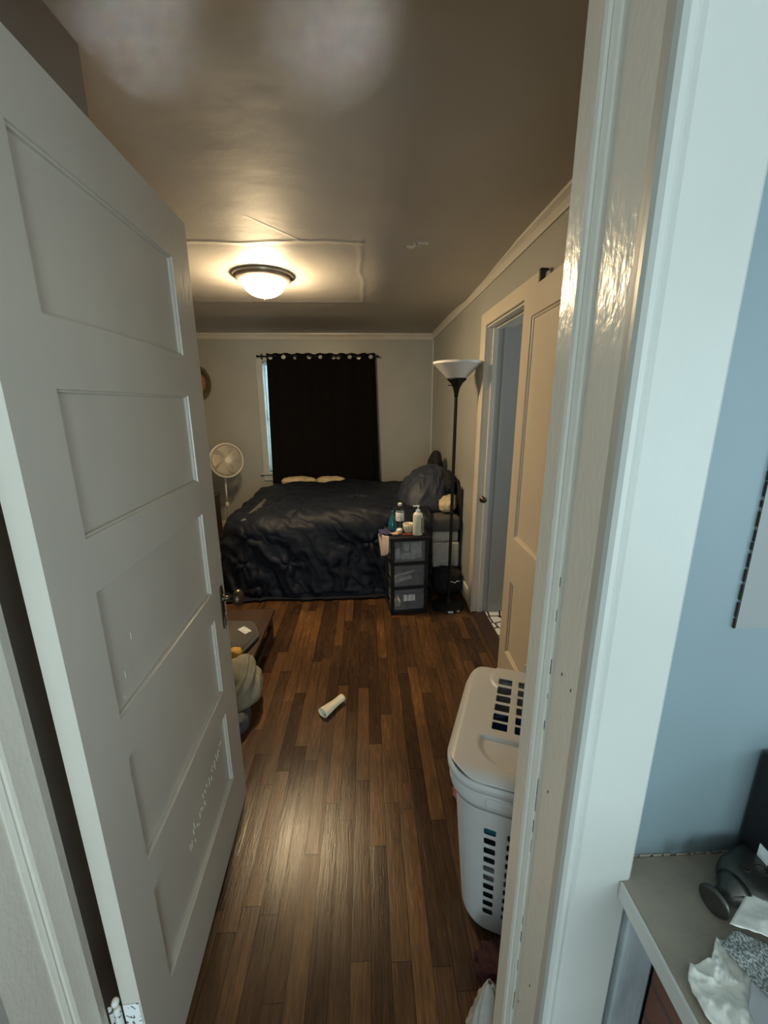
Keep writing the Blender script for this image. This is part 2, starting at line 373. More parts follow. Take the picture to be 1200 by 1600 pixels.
for i in range(len(ys)-1):
    for j in range(len(xs)-1):
        b.faces.new((lo[i][j], lo[i][j+1], lo[i+1][j+1], lo[i+1][j])); b.faces.new((hi[i][j], hi[i+1][j], hi[i+1][j+1], hi[i][j+1]))
n_ = len(ys)
for i in range(n_-1):
    b.faces.new((lo[i][0], lo[i+1][0], hi[i+1][0], hi[i][0])); b.faces.new((lo[i][-1], hi[i][-1], hi[i+1][-1], lo[i+1][-1]))
for j in range(len(xs)-1):
    b.faces.new((lo[0][j], hi[0][j], hi[0][j+1], lo[0][j+1])); b.faces.new((lo[-1][j], lo[-1][j+1], hi[-1][j+1], hi[-1][j]))
struct('ceiling', b, M['ceiling'], smooth=True)
# where the plaster is torn
b = nb()
for (x, y, dx, dy, rz) in ((.232, 2.325, .030, .006, .1), (.255, 2.30, .007, .030, -.5), (.285, 2.285, .045, .006, .1), (.235, 2.338, .02, .005, -.4), (.262, 2.318, .03, .005, .25)):
    box(b, -dx*.65, -dy*.7, -.012, dx*.65, dy*.7, .003, mat=T(x, y, CZ-.002) @ RZ(rz) @ RX(.3))
o = obj('flaking_plaster', b, M['crown'], bevel=.002); tag(o, 'small flaking plaster tear in the grey ceiling right of the lamp', 'plaster flake')
b = nb(); lathe(b, [(0, -.003), (.012, -.001), (.004, .002), (0, .003)], 10, T(.243, 2.33, CZ-.002) @ sc(1, .5, 1)); obj('hole', b, M['crack'], o)

# walls
struct('wall_right', None or (lambda b: (box(b, XR, DY1, 0, XR+.15, 2.06, CZ+.02), box(b, XR, 2.78, 0, XR+.15, YB, CZ+.02), box(b, XR, 2.06, 1.98, XR+.15, 2.78, CZ+.02), b)[-1])(nb()), M['wall'])
b = nb(); WX0, WX1, WZ0, WZ1 = -1.175, .04, .715, 1.975
box(b, XL-.1, YB, 0, WX0, YB+.15, CZ+.06); box(b, WX1, YB, 0, XR+.15, YB+.15, CZ+.06)
box(b, WX0, YB, 0, WX1, YB+.15, WZ0); box(b, WX0, YB, WZ1, WX1, YB+.15, CZ+.06)
struct('wall_back', b, M['wall'])
struct('wall_left', bx(XL-.1, 1.17, 0, XL, YB, CZ+.06), M['wall'])
struct('floor_left', bx(XL-.1, .5, -.05, HX0-.1, YB+.15, 0), M['floor'])
struct('wall_closet', bx(XL-.1, DY1, 0, -.625, 1.17, CZ+.02), M['closetwall'])
b = nb()
box(b, XL-.1, DY0, 0, JX0-.02, DY1, CZ+.02); box(b, JX1+.02, DY0, 0, HX1+.1, DY1, CZ+.02); box(b, JX0-.02, DY0, HEADZ+.02, JX1+.02, DY1, CZ+.02)
struct('wall_front', b, M['hallwall'])
# thin skin of bedroom colour on the room side of that wall
b = nb(); box(b, JX1+.02, DY1, 0, XR, DY1+.004, CZ); box(b, JX0-.1, DY1, HEADZ+.02, JX1+.02, DY1+.004, CZ)
struct('wall_front_room_side', b, M['wall'])
# hall / next room (behind the camera)
struct('wall_hall_left', bx(HX0-.1, HY0, 0, HX0, DY0, CZ), M['hallbright'])
b = nb()
for (y0, y1, z0, z1) in ((HY0, -1.70, 0, CZ), (-.40, DY0, 0, CZ), (-1.70, -.40, 0, .60), (-1.70, -.40, 1.90, CZ)): box(b, HX1, y0, z0, HX1+.1, y1, z1)
struct('wall_hall_right', b, M['hallbright'])
struct('floor_hall', bx(XR+.15, HY0-.1, -.05, HX1+.1, DY1, 0), M['floor'])
struct('ceiling_hall', bx(XR+.15, HY0-.1, CZ, HX1+.1, DY1, CZ+.12), M['ceiling'])
b = nb()
for (x0, x1) in ((HX0-.1, -1.22), (-.48, .43), (1.17, HX1+.1)): box(b, x0, HY0-.1, 0, x1, HY0, CZ)
for (x0, x1) in ((-1.22, -.48), (.43, 1.17)): box(b, x0, HY0-.1, 0, x1, HY0, .02); box(b, x0, HY0-.1, 1.95, x1, HY0, CZ)
struct('wall_hall_back', b, M['hallbright'])
# bathroom beyond the side door
b = nb(); box(b, XR+.15, 2.93, 0, 2.2, 3.03, CZ); box(b, XR+.15, 1.5, 0, 2.2, 1.6, CZ); box(b, 2.2, 1.5, 0, 2.3, 3.03, CZ)
struct('wall_bathroom', b, M['wall'])
struct('floor_bathroom', bx(XR+.085, 1.5, -.05, 2.3, 3.03, .004), M['tile'])
struct('ceiling_bathroom', bx(XR+.15, 1.5, CZ, 2.3, 3.03, CZ+.1), M['ceiling'])
struct('trim_threshold', bx(XR-.01, 2.06, 0, XR+.085, 2.78, .006), M['wood_dark'])

# crown moulding
def crown(name, p0, p1, into):
    d = Vector(p1)-Vector(p0); ln = d.length; d.normalize(); n = Vector(into)
    prof = [(0, -.052), (.009, -.052), (.011, -.044), (.007, -.040), (.010, -.034), (.018, -.020), (.026, -.013), (.024, -.009), (.032, -.005), (.034, .012), (0, .012)]
    b = nb(); r = []
    for q in (Vector(p0), Vector(p1)):
        r.append([b.verts.new(q + n*a + Vector((0, 0, z))) for a, z in prof])
    for i in range(len(prof)): j = (i+1) % len(prof); b.faces.new((r[0][i], r[0][j], r[1][j], r[1][i]))
    b.faces.new(r[0]); b.faces.new(list(reversed(r[1])))
    return struct(name, b, M['crown'])
crown('trim_1', (XR, DY1, CZ-.008), (XR, YB, CZ-.008), (-1, 0, 0))
crown('trim_2', (XL, YB, CZ-.008), (XR, YB, CZ-.008), (0, -1, 0))
struct('trim_corner', bx(XR-.012, YB-.012, 0, XR, YB, CZ-.07), M['crown'])
struct('baseboard_right', (lambda b: (box(b, XR-.016, 2.90, 0, XR, YB, .12), box(b, XR-.016, .60, 0, XR, 1.93, .12), b)[-1])(nb()), M['trim'], bevel=.004)
struct('baseboard_back', bx(XL, YB-.016, 0, XR-.016, YB, .12), M['trim'], bevel=.004)

# ------------------------------------------------------------------ entry doorway: jambs, stops, casings
b = nb()
box(b, JX1, DY0-.004, 0, JX1+.02, DY1+.002, HEADZ+.02); box(b, JX0-.02, DY0-.004, 0, JX0, DY1+.002, HEADZ+.02); box(b, JX0, DY0-.004, HEADZ, JX1, DY1+.002, HEADZ+.02)
struct('trim_jamb', b, M['trim'], bevel=.002)
def stop(sx, x):
    # moulded door stop in plan, extruded up
    w_ = .011
    poly = [(x, .487), (x+sx*-.003, .487), (x+sx*-.005, .491), (x+sx*-.0065, .4935), (x+sx*-.0062, .4965), (x+sx*-.009, .4985), (x+sx*-w_, .503), (x+sx*-w_, .540), (x, .540)]
    b = nb(); prism(b, poly, 0, HEADZ); return b
struct('trim_stop_right', stop(1, JX1), M['trim']); struct('trim_stop_left', stop(-1, JX0), M['trim'])
def casing(sx, x, wd, name):
    # casing with a rounded bead on the inner edge; front at Y=.39
    prof = [(0, .418), (-.002, .410), (-.004, .403), (-.0045, .397), (-.003, .391), (.001, .3875), (.006, .387), (.010, .3895), (.0125, .392), (.016, .390), (wd-.004, .389), (wd, .392), (wd, .418)]
    b = nb(); prism(b, [(x+sx*a, y) for a, y in prof], 0, HEADZ+.09); return struct(name, b, M['casing'])
casing(1, JX1, .0885, 'trim_casing_right'); casing(-1, JX0, .0885, 'trim_casing_left')
struct('trim_casing_head', bx(JX0-.0885, .389, HEADZ, JX1+.0885, .418, HEADZ+.09), M['casing'])
# old cracks and chips in the paint of the right jamb
b = nb()
rr = random.Random(3)
for z in [1.27, 1.22, 1.14, 1.10, 1.05, .93, .90, .86, .82, .66, .62, .55, .48, .45, .38, .33]:
    h_ = rr.uniform(.008, .032); box(b, JX1-.0006, .4864+rr.uniform(-.0004, .0004), z, JX1+.001, .4874, z+h_)
for z, y in ((1.16, .455), (1.155, .43), (.97, .455), (.60, .44), (.50, .47), (.97, .56)):
    box(b, JX1-.0006, y, z, JX1+.001, y+.0016, z+.004)
struct('trim_paint_cracks', b, M['crack'])

# the open door -------------------------------------------------------------
ang = math.atan2(.0403, .9992)
door = sempty('door_1', 'white five-panel wooden door standing open on the left', (-.467, .574, 0), ang)
S0, S1, DW, DT = .103, .638, .76, .035
PZ = [(1.630, 1.868), (1.284, 1.525), (.927, 1.187), (.574, .837), (.213, .491)]
b = nb()
# local frame: y runs along the leaf, +x is the face towards the opening, thickness goes to -x
box(b, -DT, 0, .010, 0, S0, 1.987); box(b, -DT, S1, .010, 0, DW, 1.987)
zz = [.010] + [v for p in sorted(PZ) for v in p] + [1.987]
for i in range(0, len(zz), 2): box(b, -DT, S0, zz[i], 0, S1, zz[i+1])
obj('frame', b, M['door'], door)
b = nb()
for z0, z1 in PZ:
    # stepped moulding around a flat recessed panel
    rect = lambda m, x: [(x, S0+m, z0+m), (x, S1-m, z0+m), (x, S1-m, z1-m), (x, S0+m, z1-m)]
    rings = [rect(0, 0), rect(.0012, -.004), rect(.0045, -.0048), rect(.0055, -.0105), rect(.007, -.0115)]
    vr = [[b.verts.new(p) for p in r] for r in rings]
    for k in range(len(vr)-1):
        for i in range(4): j = (i+1) % 4; b.faces.new((vr[k][i], vr[k][j], vr[k+1][j], vr[k+1][i]))
    b.faces.new(vr[-1])
    back = [b.verts.new(p) for p in rect(0, -DT+.006)]; b.faces.new(list(reversed(back)))
    for i in range(4): j = (i+1) % 4; b.faces.new((vr[0][i], back[i], back[j], vr[0][j]))
obj('panel', b, M['door'], door)
# mortise lock plate and knob on the face
b = nb(); 
pl = [(-.013, -.075), (.013, -.075), (.015, -.060), (.013, .060), (.010, .072), (0, .080), (-.010, .072), (-.013, .060), (-.015, -.060)]
prism(b, pl, 0, .004); bmesh.ops.transform(b, matrix=T(0, .722, .84) @ RY(PI/2) @ RZ(PI/2), verts=b.verts)
esc = obj('escutcheon', b, M['brass'], door, bevel=.001)
b = nb(); lathe(b, [(.013, 0), (.013, .006), (.008, .010), (.0075, .030), (.012, .034), (.024, .040), (.029, .050), (.027, .061), (.016, .068), (0, .070)], 28, T(.003, .722, .872) @ RY(PI/2) @ sc(1, 1, 1)); obj('knob', b, M['brass'], door, smooth=True)
b = nb(); box(b, -.0005, .7205, .805, .0055, .7235, .825); obj('keyhole', b, M['crack'], esc)
b = nb(); box(b, .004, .728, .772, .006, .734, .812); box(b, .004, .715, .762, .006, .721, .80); obj('key_tag', b, M['steel'], esc)
# hinges, thick with peeling paint
for z in (.30, 1.72):
    b = nb(); lathe(b, [(.003, .052), (.0065, .048), (.0065, -.048), (.003, -.052)], 12, T(-.026-.016, -.006, z)); lathe(b, [(0, .058), (.006, .062), (.0072, .068), (.005, .075), (0, .077)], 12, T(-.042, -.006, z))
    box(b, -.034, -.0022, z-.048, -.003, .0, z+.048); box(b, -.062, -.003, z-.048, -.044, -.001, z+.048)
    obj('hinge', b, M['beads'], door, smooth=False, bevel=.001)
# runs and scratches in the paint of the lower panels
b = nb(); rr = random.Random(11)
for i in range(34):
    t = i/33; y = .30 + .29*t + rr.uniform(-.008, .008); z = .335 + .075*t + rr.uniform(-.02, .02)
    box(b, -.0128, y, z, -.0098, y+.0035, z+rr.uniform(.006, .022), mat=Matrix.Identity(4))
for (y, z, hh) in ((.20, 1.035, .02), (.16, .975, .018), (.145, .94, .01)):
    box(b, -.0122, y, z, -.0104, y+.002, z+hh)
obj('paint_run', b, M['door'], door, bevel=.001)

# ------------------------------------------------------------------ side doorway (bathroom) and its cream door
b = nb()
f_ = XR-.02
box(b, f_, 2.775, 0, XR, 2.885, 2.055); box(b, f_, 1.94, 0, XR, 2.065, 2.055); box(b, f_, 2.065, 1.975, XR, 2.775, 2.055)
struct('trim_side_casing', b, M['creamdoor'], bevel=.003)
b = nb()
box(b, XR-.004, 2.775, 0, XR+.16, 2.795, 1.98); box(b, XR-.004, 2.045, 0, XR+.16, 2.065, 1.98); box(b, XR-.004, 2.065, 1.965, XR+.16, 2.775, 1.985)
box(b, XR+.030, 2.762, 0, XR+.062, 2.776, 1.966); box(b, XR+.045, 2.078, 1.952, XR+.085, 2.762, 1.966); box(b, XR+.045, 2.065, 0, XR+.085, 2.078, 1.966)
struct('trim_side_jamb', b, M['trim'], bevel=.002)
struct('wall_bathroom_near', bx(XR+.062, 2.772, 0, 2.2, 2.80, CZ), M['greydoor'])
b = nb(); box(b, XR+.10, 2.766, 0, XR+.112, 2.774, 2.0); struct('trim_bathroom_strip', b, M['greydoor'], bevel=.002)
o = nb(); lathe(o, [(.024, 0), (.024, .003), (.009, .006), (.009, .012), (.019, .018), (.021, .026), (.014, .033), (0, .035)], 20, T(.795, 2.775, .86) @ RX(PI/2))
o = obj('door_latch', o, M['brass'], smooth=True); tag(o, 'small dark round latch knob on the far jamb of the side doorway', 'knob')
cd = sempty('door_2', 'cream two-panel door folded back against the right wall', (.722, 2.035, 0), math.radians(-1.9))
b = nb()  # local: y negative runs towards the camera, face at x=0, thickness to +x
W2 = .715; st = .098
box(b, 0, -st, .03, .034, 0, 1.985); box(b, 0, -W2, .03, .034, -W2+st, 1.985)
for z0, z1 in ((.03, .215), (.625, .852), (1.872, 1.985)): box(b, 0, -W2+st, z0, .034, -st, z1)
obj('frame', b, M['creamdoor'], cd)
b = nb()
for z0, z1 in ((.215, .625), (.852, 1.872)):
    rect = lambda m, x: [(x, -W2+st+m, z0+m), (x, -st-m, z0+m), (x, -st-m, z1-m), (x, -W2+st+m, z1-m)]
    rings = [rect(0, 0), rect(.004, .001), rect(.006, .007), rect(.013, .009), rect(.015, .014)]
    vr = [[b.verts.new(p) for p in r] for r in rings]
    for k in range(len(vr)-1):
        for i in range(4): j = (i+1) % 4; b.faces.new((vr[k][i], vr[k][j], vr[k+1][j], vr[k+1][i]))
    b.faces.new(vr[-1])
obj('panel', b, M['creamdoor'], cd)
for z in (.25, 1.75):
    b = nb(); lathe(b, [(.006, -.045), (.006, .045)], 10, T(.040, .006, z)); obj('hinge', b, M['creamdoor'], cd)
b = nb(); box(b, .728, 1.885, 1.985, .748, 1.903, 2.045); box(b, .728, 1.885, 2.035, .764, 1.903, 2.045)  # dark block put in for the shadow gap at the casing end
o = obj('casing_gap_block', b, M['pewter'], bevel=.002); tag(o, 'small dark grey hook above the cream door leaf', 'block')

# ------------------------------------------------------------------ window, blind, curtain
win = sempty('window_1', 'white wooden window behind the black curtain')
b = nb(); f_ = YB-.02
box(b, -1.245, f_, .700, WX0, YB, 2.045); box(b, WX1, f_, .700, WX1+.072, YB, 2.045); box(b, WX0, f_, WZ1, WX1, YB, 2.045)
obj('casing', b, M['casing'], win, bevel=.003)
b = nb(); box(b, -1.275, YB-.05, .690, WX1+.10, YB+.03, .715); box(b, -1.245, f_, .615, WX1+.072, YB, .690); obj('sill', b, M['casing'], win, bevel=.004)
b = nb()
for (x0, z0, x1, z1) in ((WX0, WZ0, WX0+.02, WZ1), (WX1-.02, WZ0, WX1, WZ1), (WX0, WZ0, WX1, WZ0+.03), (WX0, WZ1-.03, WX1, WZ1), (WX0, 1.33, WX1, 1.36)): box(b, x0, YB+.07, z0, x1, YB+.11, z1)
obj('sash', b, M['casing'], win)
obj('pane', bx(WX0+.02, YB+.088, WZ0+.03, WX1-.02, YB+.092, WZ1-.03), M['pane'], win)
bl = thing('window_blind', 'white mini blind glowing with daylight beside the black curtain', 'blind')
b = nb(); box(b, WX0+.012, YB+.02, WZ1-.035, WX1-.012, YB+.055, WZ1-.002); obj('headrail', b, M['blind'], bl)
b = nb(); z = WZ0+.03
while z < WZ1-.04:
    box(b, WX0+.015, -.011, -.0006, WX1-.015, .011, .0006, mat=T(0, YB+.038, z) @ RX(math.radians(38))); z += .0165
obj('slats', b, M['blind'], bl)
obj('bottom_rail', bx(WX0+.015, YB+.028, WZ0+.004, WX1-.015, YB+.05, WZ0+.02), M['blind'], bl)

rod = thing('curtain_rod', 'thin black curtain rod above the window', 'curtain rod')
RY_, RZ_ = 4.935, 2.022
b = nb(); tube(b, [(-1.20, RY_, RZ_), (.125, RY_, RZ_)], .008, 12); obj('rod', b, M['black_metal'], rod)
for x in (-1.205, .13): b = nb(); lathe(b, [(0, -.016), (.011, -.010), (.013, 0), (.011, .010), (0, .016)], 14, T(x, RY_, RZ_) @ RY(PI/2)); obj('finial', b, M['black_metal'], rod, smooth=True)
for x in (-1.17, .10): b = nb(); box(b, x-.004, RY_, RZ_-.010, x+.004, YB-.02, RZ_-.004); box(b, x-.01, YB-.023, RZ_-.03, x+.01, YB-.02, RZ_+.03); obj('bracket', b, M['black_metal'], rod)
cur = thing('curtain', 'black grommet curtain hanging over the window behind the bed', 'curtain')
GX = [421, 443, 460, 482, 500, 520, 528, 546, 560, 579]
gx = [-1.111 + (g-415)*(1.205/170) for g in GX]
def ctop(u):  # folds along the rod
    return .020*math.sin(u*PI*10+.4)
def cfun(u, v):
    x0 = -1.108 + (-.022)*v; x1 = .100 + .040*v
    # the left edge falls slightly curved
    x = x0 + (x1-x0)*u + .016*math.sin(v*PI)*(1-u)*-1*.0
    s = math.sin(u*PI*10+.4)
    a = .020*(1-v)**1.5 + .010
    fold = .013*math.exp(-((u-.905-.03*v)/.016)**2) + .010*math.exp(-((u-.96+.02*v)/.014)**2)
    y = RY_ + a*s + .008*v*fbm(Vector((u*9, v*1.5, 3.3))) - fold*1.6 - .012*v
    z = 2.052 - 1.46*v + .006*math.cos(u*PI*20+.8)*(1-v)**6 + .004*noise.noise(Vector((u*14, v, 0)))
    return (x, y, z)
HR = .0175
b = nb(); grid(b, 200, 120, cfun); 
obj('cloth', b, M['fabric_black'], cur, smooth=True, solid=.002)
for x in gx:
    u = (x+1.108)/1.208; yy = cfun(u, .02)[1]
    tilt = math.atan(.02*PI*10/1.2*math.cos(u*PI*10+.4))
    mt = T(x, yy-.004, 2.012) @ RZ(tilt*.9) @ RX(PI/2)
    b = nb(); torus(b, .020, .004, mt, 22, 8)
    g_ = obj('grommet', b, M['steel'], cur, smooth=True)
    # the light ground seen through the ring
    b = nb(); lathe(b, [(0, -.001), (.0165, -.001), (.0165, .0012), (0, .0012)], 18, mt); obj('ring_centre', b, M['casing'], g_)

# ------------------------------------------------------------------ ceiling lamp
cl = thing('ceiling_lamp', 'lit flush-mount ceiling lamp with a frosted bowl and dark metal pan', 'lamp', (-.612, 2.80, CZ-.016))
b = nb(); lathe(b, [(.0, .004), (.172, .004), (.178, -.002), (.176, -.012), (.160, -.017), (.163, -.026), (.150, -.034), (.136, -.036), (.136, -.030), (0, -.030)], 56); obj('pan', b, M['nickel'], cl, auto=True)
prof = [(.132, -.034)] + [(.132*math.cos(t)**.95 if t < PI/2-1e-3 else 0, -.034-.088*math.sin(t)**1.15) for t in [i*PI/2/12 for i in range(1, 13)]]
b = nb(); lathe(b, prof, 48, cap=False); bowl = obj('glass_bowl', b, M['lampglass'], cl, smooth=True)
b = nb(); lathe(b, [(.0, -.116), (.011, -.119), (.009, -.126), (.005, -.132), (0, -.137)], 18); obj('finial', b, M['nickel'], cl, smooth=True)

# ------------------------------------------------------------------ floor lamp
fl = thing('floor_lamp', 'black torchiere floor lamp with a white bowl shade by the side door', 'floor lamp', (.603, 2.88, 0))
b = nb(); lathe(b, [(.0, 0), (.118, 0), (.122, .006), (.120, .018), (.080, .028), (.030, .036), (.016, .05), (.012, .07)], 44); obj('base', b, M['black_metal'], fl, auto=True)
b = nb(); lathe(b, [(.0115, .05), (.0115, .62), (.013, .622), (.013, .63), (.0115, .632), (.0115, 1.14), (.013, 1.142), (.013, 1.15), (.0115, 1.152), (.0115, 1.56), (.0125, 1.58)], 18); obj('pole', b, M['black_metal'], fl, auto=True)
b = nb(); lathe(b, [(.012, 1.545), (.016, 1.575), (.024, 1.605), (.040, 1.635), (.062, 1.655), (.066, 1.662), (.06, 1.668), (0, 1.668)], 36); obj('cup', b, M['black_metal'], fl, smooth=True)
b = nb(); lathe(b, [(.055, 1.664), (.070, 1.672), (.152, 1.752), (.160, 1.756), (.161, 1.770), (.155, 1.771), (.150, 1.760), (.066, 1.680), (.05, 1.672)], 56, cap=False); obj('lamp_shade', b, M['shade'], fl, auto=True)
b = nb(); tube(b, [(-.028, -.01, 1.622), (-.055, -.012, 1.621)], .0025, 8); lathe(b, [(0, -.004), (.005, 0), (0, .004)], 8, T(-.058, -.012, 1.621)); obj('switch', b, M['black_metal'], fl)
for dx, w_ in ((-.005, .040), (.055, .022)):
    b = nb(); box(b, -w_/2, -.0008, -.008, w_/2, 0, .008, mat=T(dx, -math.sqrt(.1205**2-dx*dx)-.002, .012) @ RZ(math.asin(dx/.122))); obj('sticker', b, M['label'], fl)

# ------------------------------------------------------------------ bed
bed = thing('bed', 'bed with a white box spring and grey-covered mattress under the window', 'bed')
BX0, BX1, BY0, BY1 = -1.02, .745, 3.20, 4.72
def rbox(x0, y0, z0, x1, y1, z1, r): 
    b = nb(); box(b, x0, y0, z0, x1, y1, z1); bmesh.ops.bevel(b, geom=b.edges[:], offset=r, segments=3, profile=.5, affect='EDGES'); return b
obj('bed_frame', bx(BX0+.05, BY0+.06, .15, BX1-.05, BY1-.05, .185), M['black_metal'], bed)
for x, y in ((BX0+.12, BY0+.12), (BX1-.12, BY0+.12), (BX0+.12, BY1-.12), (BX1-.12, BY1-.12)): obj('leg', bx(x-.02, y-.02, 0, x+.02, y+.02, .15), M['black_metal'], bed)
obj('box_spring', rbox(BX0, BY0, .186, BX1, BY1, .405, .018), M['mattress_white'], bed, smooth=True)
obj('mattress', rbox(BX0, BY0+.005, .407, BX1-.01, BY1, .495, .02), M['mattress_white'], bed, smooth=True)
obj('mattress_pad', rbox(BX0, BY0-.012, .495, BX1, BY1, .625, .03), M['mattress_grey'], bed, smooth=True)

# comforter: a sheet unrolled over the rounded outline of the bed
def comforter():
    bm = nb(); NU, NV = 330, 250
    # sheet coordinates
    U0, U1, V0, V1 = -1.95, .50, 2.44, 4.80
    x0, x1, y0, y1 = -1.08, 2.0, 3.25, 9.0       # region that carries the sheet; only the left and front edges fall
    rc = .26; zt = .668; re = .13
    def f(u, v):
        p = Vector((U0+(U1-U0)*u, V0+(V1-V0)*v))
        # rounded corner at (x0, y0)
        cx_, cy_ = x0+rc, y0+rc
        dx, dy = 0, 0; n = Vector((0, 0)); d = 0
        if p.x < cx_ and p.y < cy_:
            q = p-Vector((cx_, cy_)); L_ = q.length
            if L_ > rc: d = L_-rc; n = q/L_
            c = p - n*d
        else:
            c = p.copy()
            if p.x < x0: d = x0-p.x; n = Vector((-1, 0)); c.x = x0
            elif p.y < y0: d = y0-p.y; n = Vector((0, -1)); c.y = y0
        # roll over the edge
        if d < re*PI/2: a = d/re; off = re*math.sin(a); drop = re*(1-math.cos(a))
        else: e = d-re*PI/2; off = re + e*.10; drop = re + e*.995
        # fold the rest back so that the hem follows the floor
        z = zt-drop
        if z < .012: off += (.012-z)*.55; z = .012 + .004*abs(noise.noise(Vector((p.x*9, p.y*9, 0))))
        k = min(1, d/.35)
        # crown of the bed: softly heaped
        top = .035*fbm(Vector((p.x*1.5, p.y*1.8, 1.0))) + .02*math.sin(p.x*3+1)*math.sin(p.y*2.2)
        lowleft = -.05*max(0, (-.55-p.x)/.5)**2 if p.x < -.55 else 0
        # folds
        s = p.x*.85 + p.y*.80   # diagonal across the front
        wv = .5*fbm(Vector((p.x*2.2, p.y*2.2, 5)))
        f1 = ridged(Vector((s*2.6+wv, (p.x-p.y)*.34, 2.0)))
        f2 = ridged(Vector((s*5.0+wv*1.5, (p.x-p.y)*.5, 8.0)))
        f3 = fbm(Vector((p.x*13, p.y*13, 4)), 3)
        f4 = ridged(Vector((p.x*5+wv, p.y*2.0, 11)))
        h = (.026+.070*k)*(f1-.45) + (.007+.020*k)*(f2-.5) + .0015*f3 + .007*(1-k)*(f4-.4)
        # pinch pleats
        for (px, py) in ((-1.0, 3.04), (-1.08, 2.84), (-.62, 2.80), (-.55, 3.30), (.02, 2.96), (-.1, 3.6), (-.8, 3.8), (.2, 3.3)):
            qx, qy = p.x-px, p.y-py; r_ = math.hypot(qx, qy)
            if r_ < .3:
                th = math.atan2(qy, qx)
                h += math.exp(-(r_/.12)**2)*.011*math.cos(5*th+px*9)*min(1, r_/.03) - .014*math.exp(-(r_/.026)**2)
        if n.length > 0:
            a2 = min(PI/2, d/re)
            nx, ny, nz = n.x*math.sin(a2), n.y*math.sin(a2), math.cos(a2)
        else: nx = ny = 0; nz = 1
        flare = 1 if z > .05 else .4
        x = c.x + n.x*off + nx*h*flare; y = c.y + n.y*off + ny*h*flare
        zz = z + nz*h + (top+lowleft)*(1-k)
        if p.y > 4.55: zz -= (p.y-4.55)*.25
        if p.x > .25: zz -= 0
        return (x, y, max(.006, zz))
    g = grid(bm, NU, NV, f); return bm
co = obj('comforter', comforter(), M['comforter'], smooth=True, solid=.012, offset=1)
tag(co, 'dark navy pinch-pleated comforter spread over the bed and draped to the floor', 'comforter')

def blob(center, size, e=2.6, amp=.02, fr=5, seed=0, rz=0, tilt=(0, 0), flat=None, sub=5, rid=.5, dirv=None):
    b = nb(); bmesh.ops.create_icosphere(b, subdivisions=sub, radius=1)
    rot = Euler((tilt[0], tilt[1], rz)).to_matrix()
    for v in b.verts:
        p = v.co.normalized(); q = Vector([math.copysign(abs(c)**(2/e), c) for c in p])
        q = Vector((q.x*size[0], q.y*size[1], q.z*size[2]))
        s = Vector((seed*3.1, seed*1.7, seed*.9))
        n = amp*(rid*2*(ridged(Vector((p.x*fr*.5+p.z, p.y*fr*.5, p.z*fr*.35))+s)-.55) + (1-rid)*fbm(p*fr*.6+s))
        if dirv:
            dd = Vector(dirv).normalized(); al = q.dot(dd); pe = q-dd*al
            n = amp*(1.3*(ridged(Vector((pe.x*fr*1.6, pe.y*fr*1.6, pe.z*fr*1.6+al*fr*.35))+s)-.55)+.5*fbm(p*1.5+s))
        q = q + p*n; w_ = rot @ q + Vector(center)
        if flat is not None and w_.z < flat: w_.z = flat + (w_.z-flat)*.02
        v.co = w_
    return b
o = obj('pillow', blob((.682, 3.43, .690), (.078, .20, .070), 2.6, .008, 5, 3, -.25, (0, -.12), flat=.628), M['cream_cloth'], smooth=True)
tag(o, 'cream pillow squashed under the navy heap at the bed head', 'pillow')
def heap(cx_, cy_, sx, sy, z0, H, px, py, amp, seed, nf=5):
    b = nb(); NA, NR = 150, 60; rows = []
    for k in range(NR+1):
        t = k/NR; row = []
        for i in range(NA):
            a = 2*PI*i/NA
            ro = 1 + .10*noise.noise(Vector((math.cos(a)*1.5, math.sin(a)*1.5, seed)))
            x = sx*ro*t*math.cos(a); y = sy*ro*t*math.sin(a)
            x += px*(1-t); y += py*(1-t)            # the peak sits off-centre
            h = H*(1-t**2.4)**.8
            c_ = x*.80 - h*.62 + y*.25; al = x*.60 + h*.75 - y*.2
            f_ = ridged(Vector((c_*nf*1.7, al*nf*.45, seed)))-.5; g_ = ridged(Vector((c_*nf*4.2+fbm(Vector((x*5, y*5, 1)))*.6, al*nf*1.2, seed+3)))-.5
            k2 = math.sin(min(1, t*1.15)*PI*.5)*(1-t**6)
            rr_ = amp*(f_*1.3+g_*.55)*k2 + .010*fbm(Vector((x*9, y*9, seed)))
            dirx, diry = math.cos(a), math.sin(a)
            row.append(b.verts.new((cx_+x+dirx*rr_*t, cy_+y+diry*rr_*t, max(z0, z0+h+rr_*.9*(1-t**4)))))
        rows.append(row)
    for k in range(1, NR):
        for i in range(NA): j_ = (i+1) % NA; b.faces.new((rows[k][i], rows[k+1][i], rows[k+1][j_], rows[k][j_]))
    for v in rows[0][1:]: b.verts.remove(v)
    for i in range(NA): b.faces.new((rows[0][0], rows[1][i], rows[1][(i+1) % NA]))
    b.faces.new(list(reversed(rows[-1])))
    return b
o = obj('sheet_heap', heap(.495, 3.60, .262, .31, .632, .335, .105, .12, .050, 3.7, 3.4), M['navy'], smooth=True)
tag(o, 'crumpled navy bedsheet heaped high at the head of the bed', 'bedsheet')
o = obj('hooded_jacket', heap(.66, 4.06, .10, .24, .632, .44, 0, -.12, .03, 9.1), M['black_cloth'], smooth=True)
tag(o, 'black jacket piled on top of the navy heap against the corner', 'jacket')
o = obj('black_garment', blob((.70, 3.60, .83), (.062, .20, .10), 2.3, .022, 5, 14, 0, (0, .0), flat=.78), M['black_cloth'], smooth=True)
tag(o, 'black garment lying on the cream pillow by the right wall', 'clothing')
def hang(u, v):
    return (.757 + .006*math.sin(u*14+v*5), 3.24+.34*u, .86-.62*v-.03*math.sin(u*9))
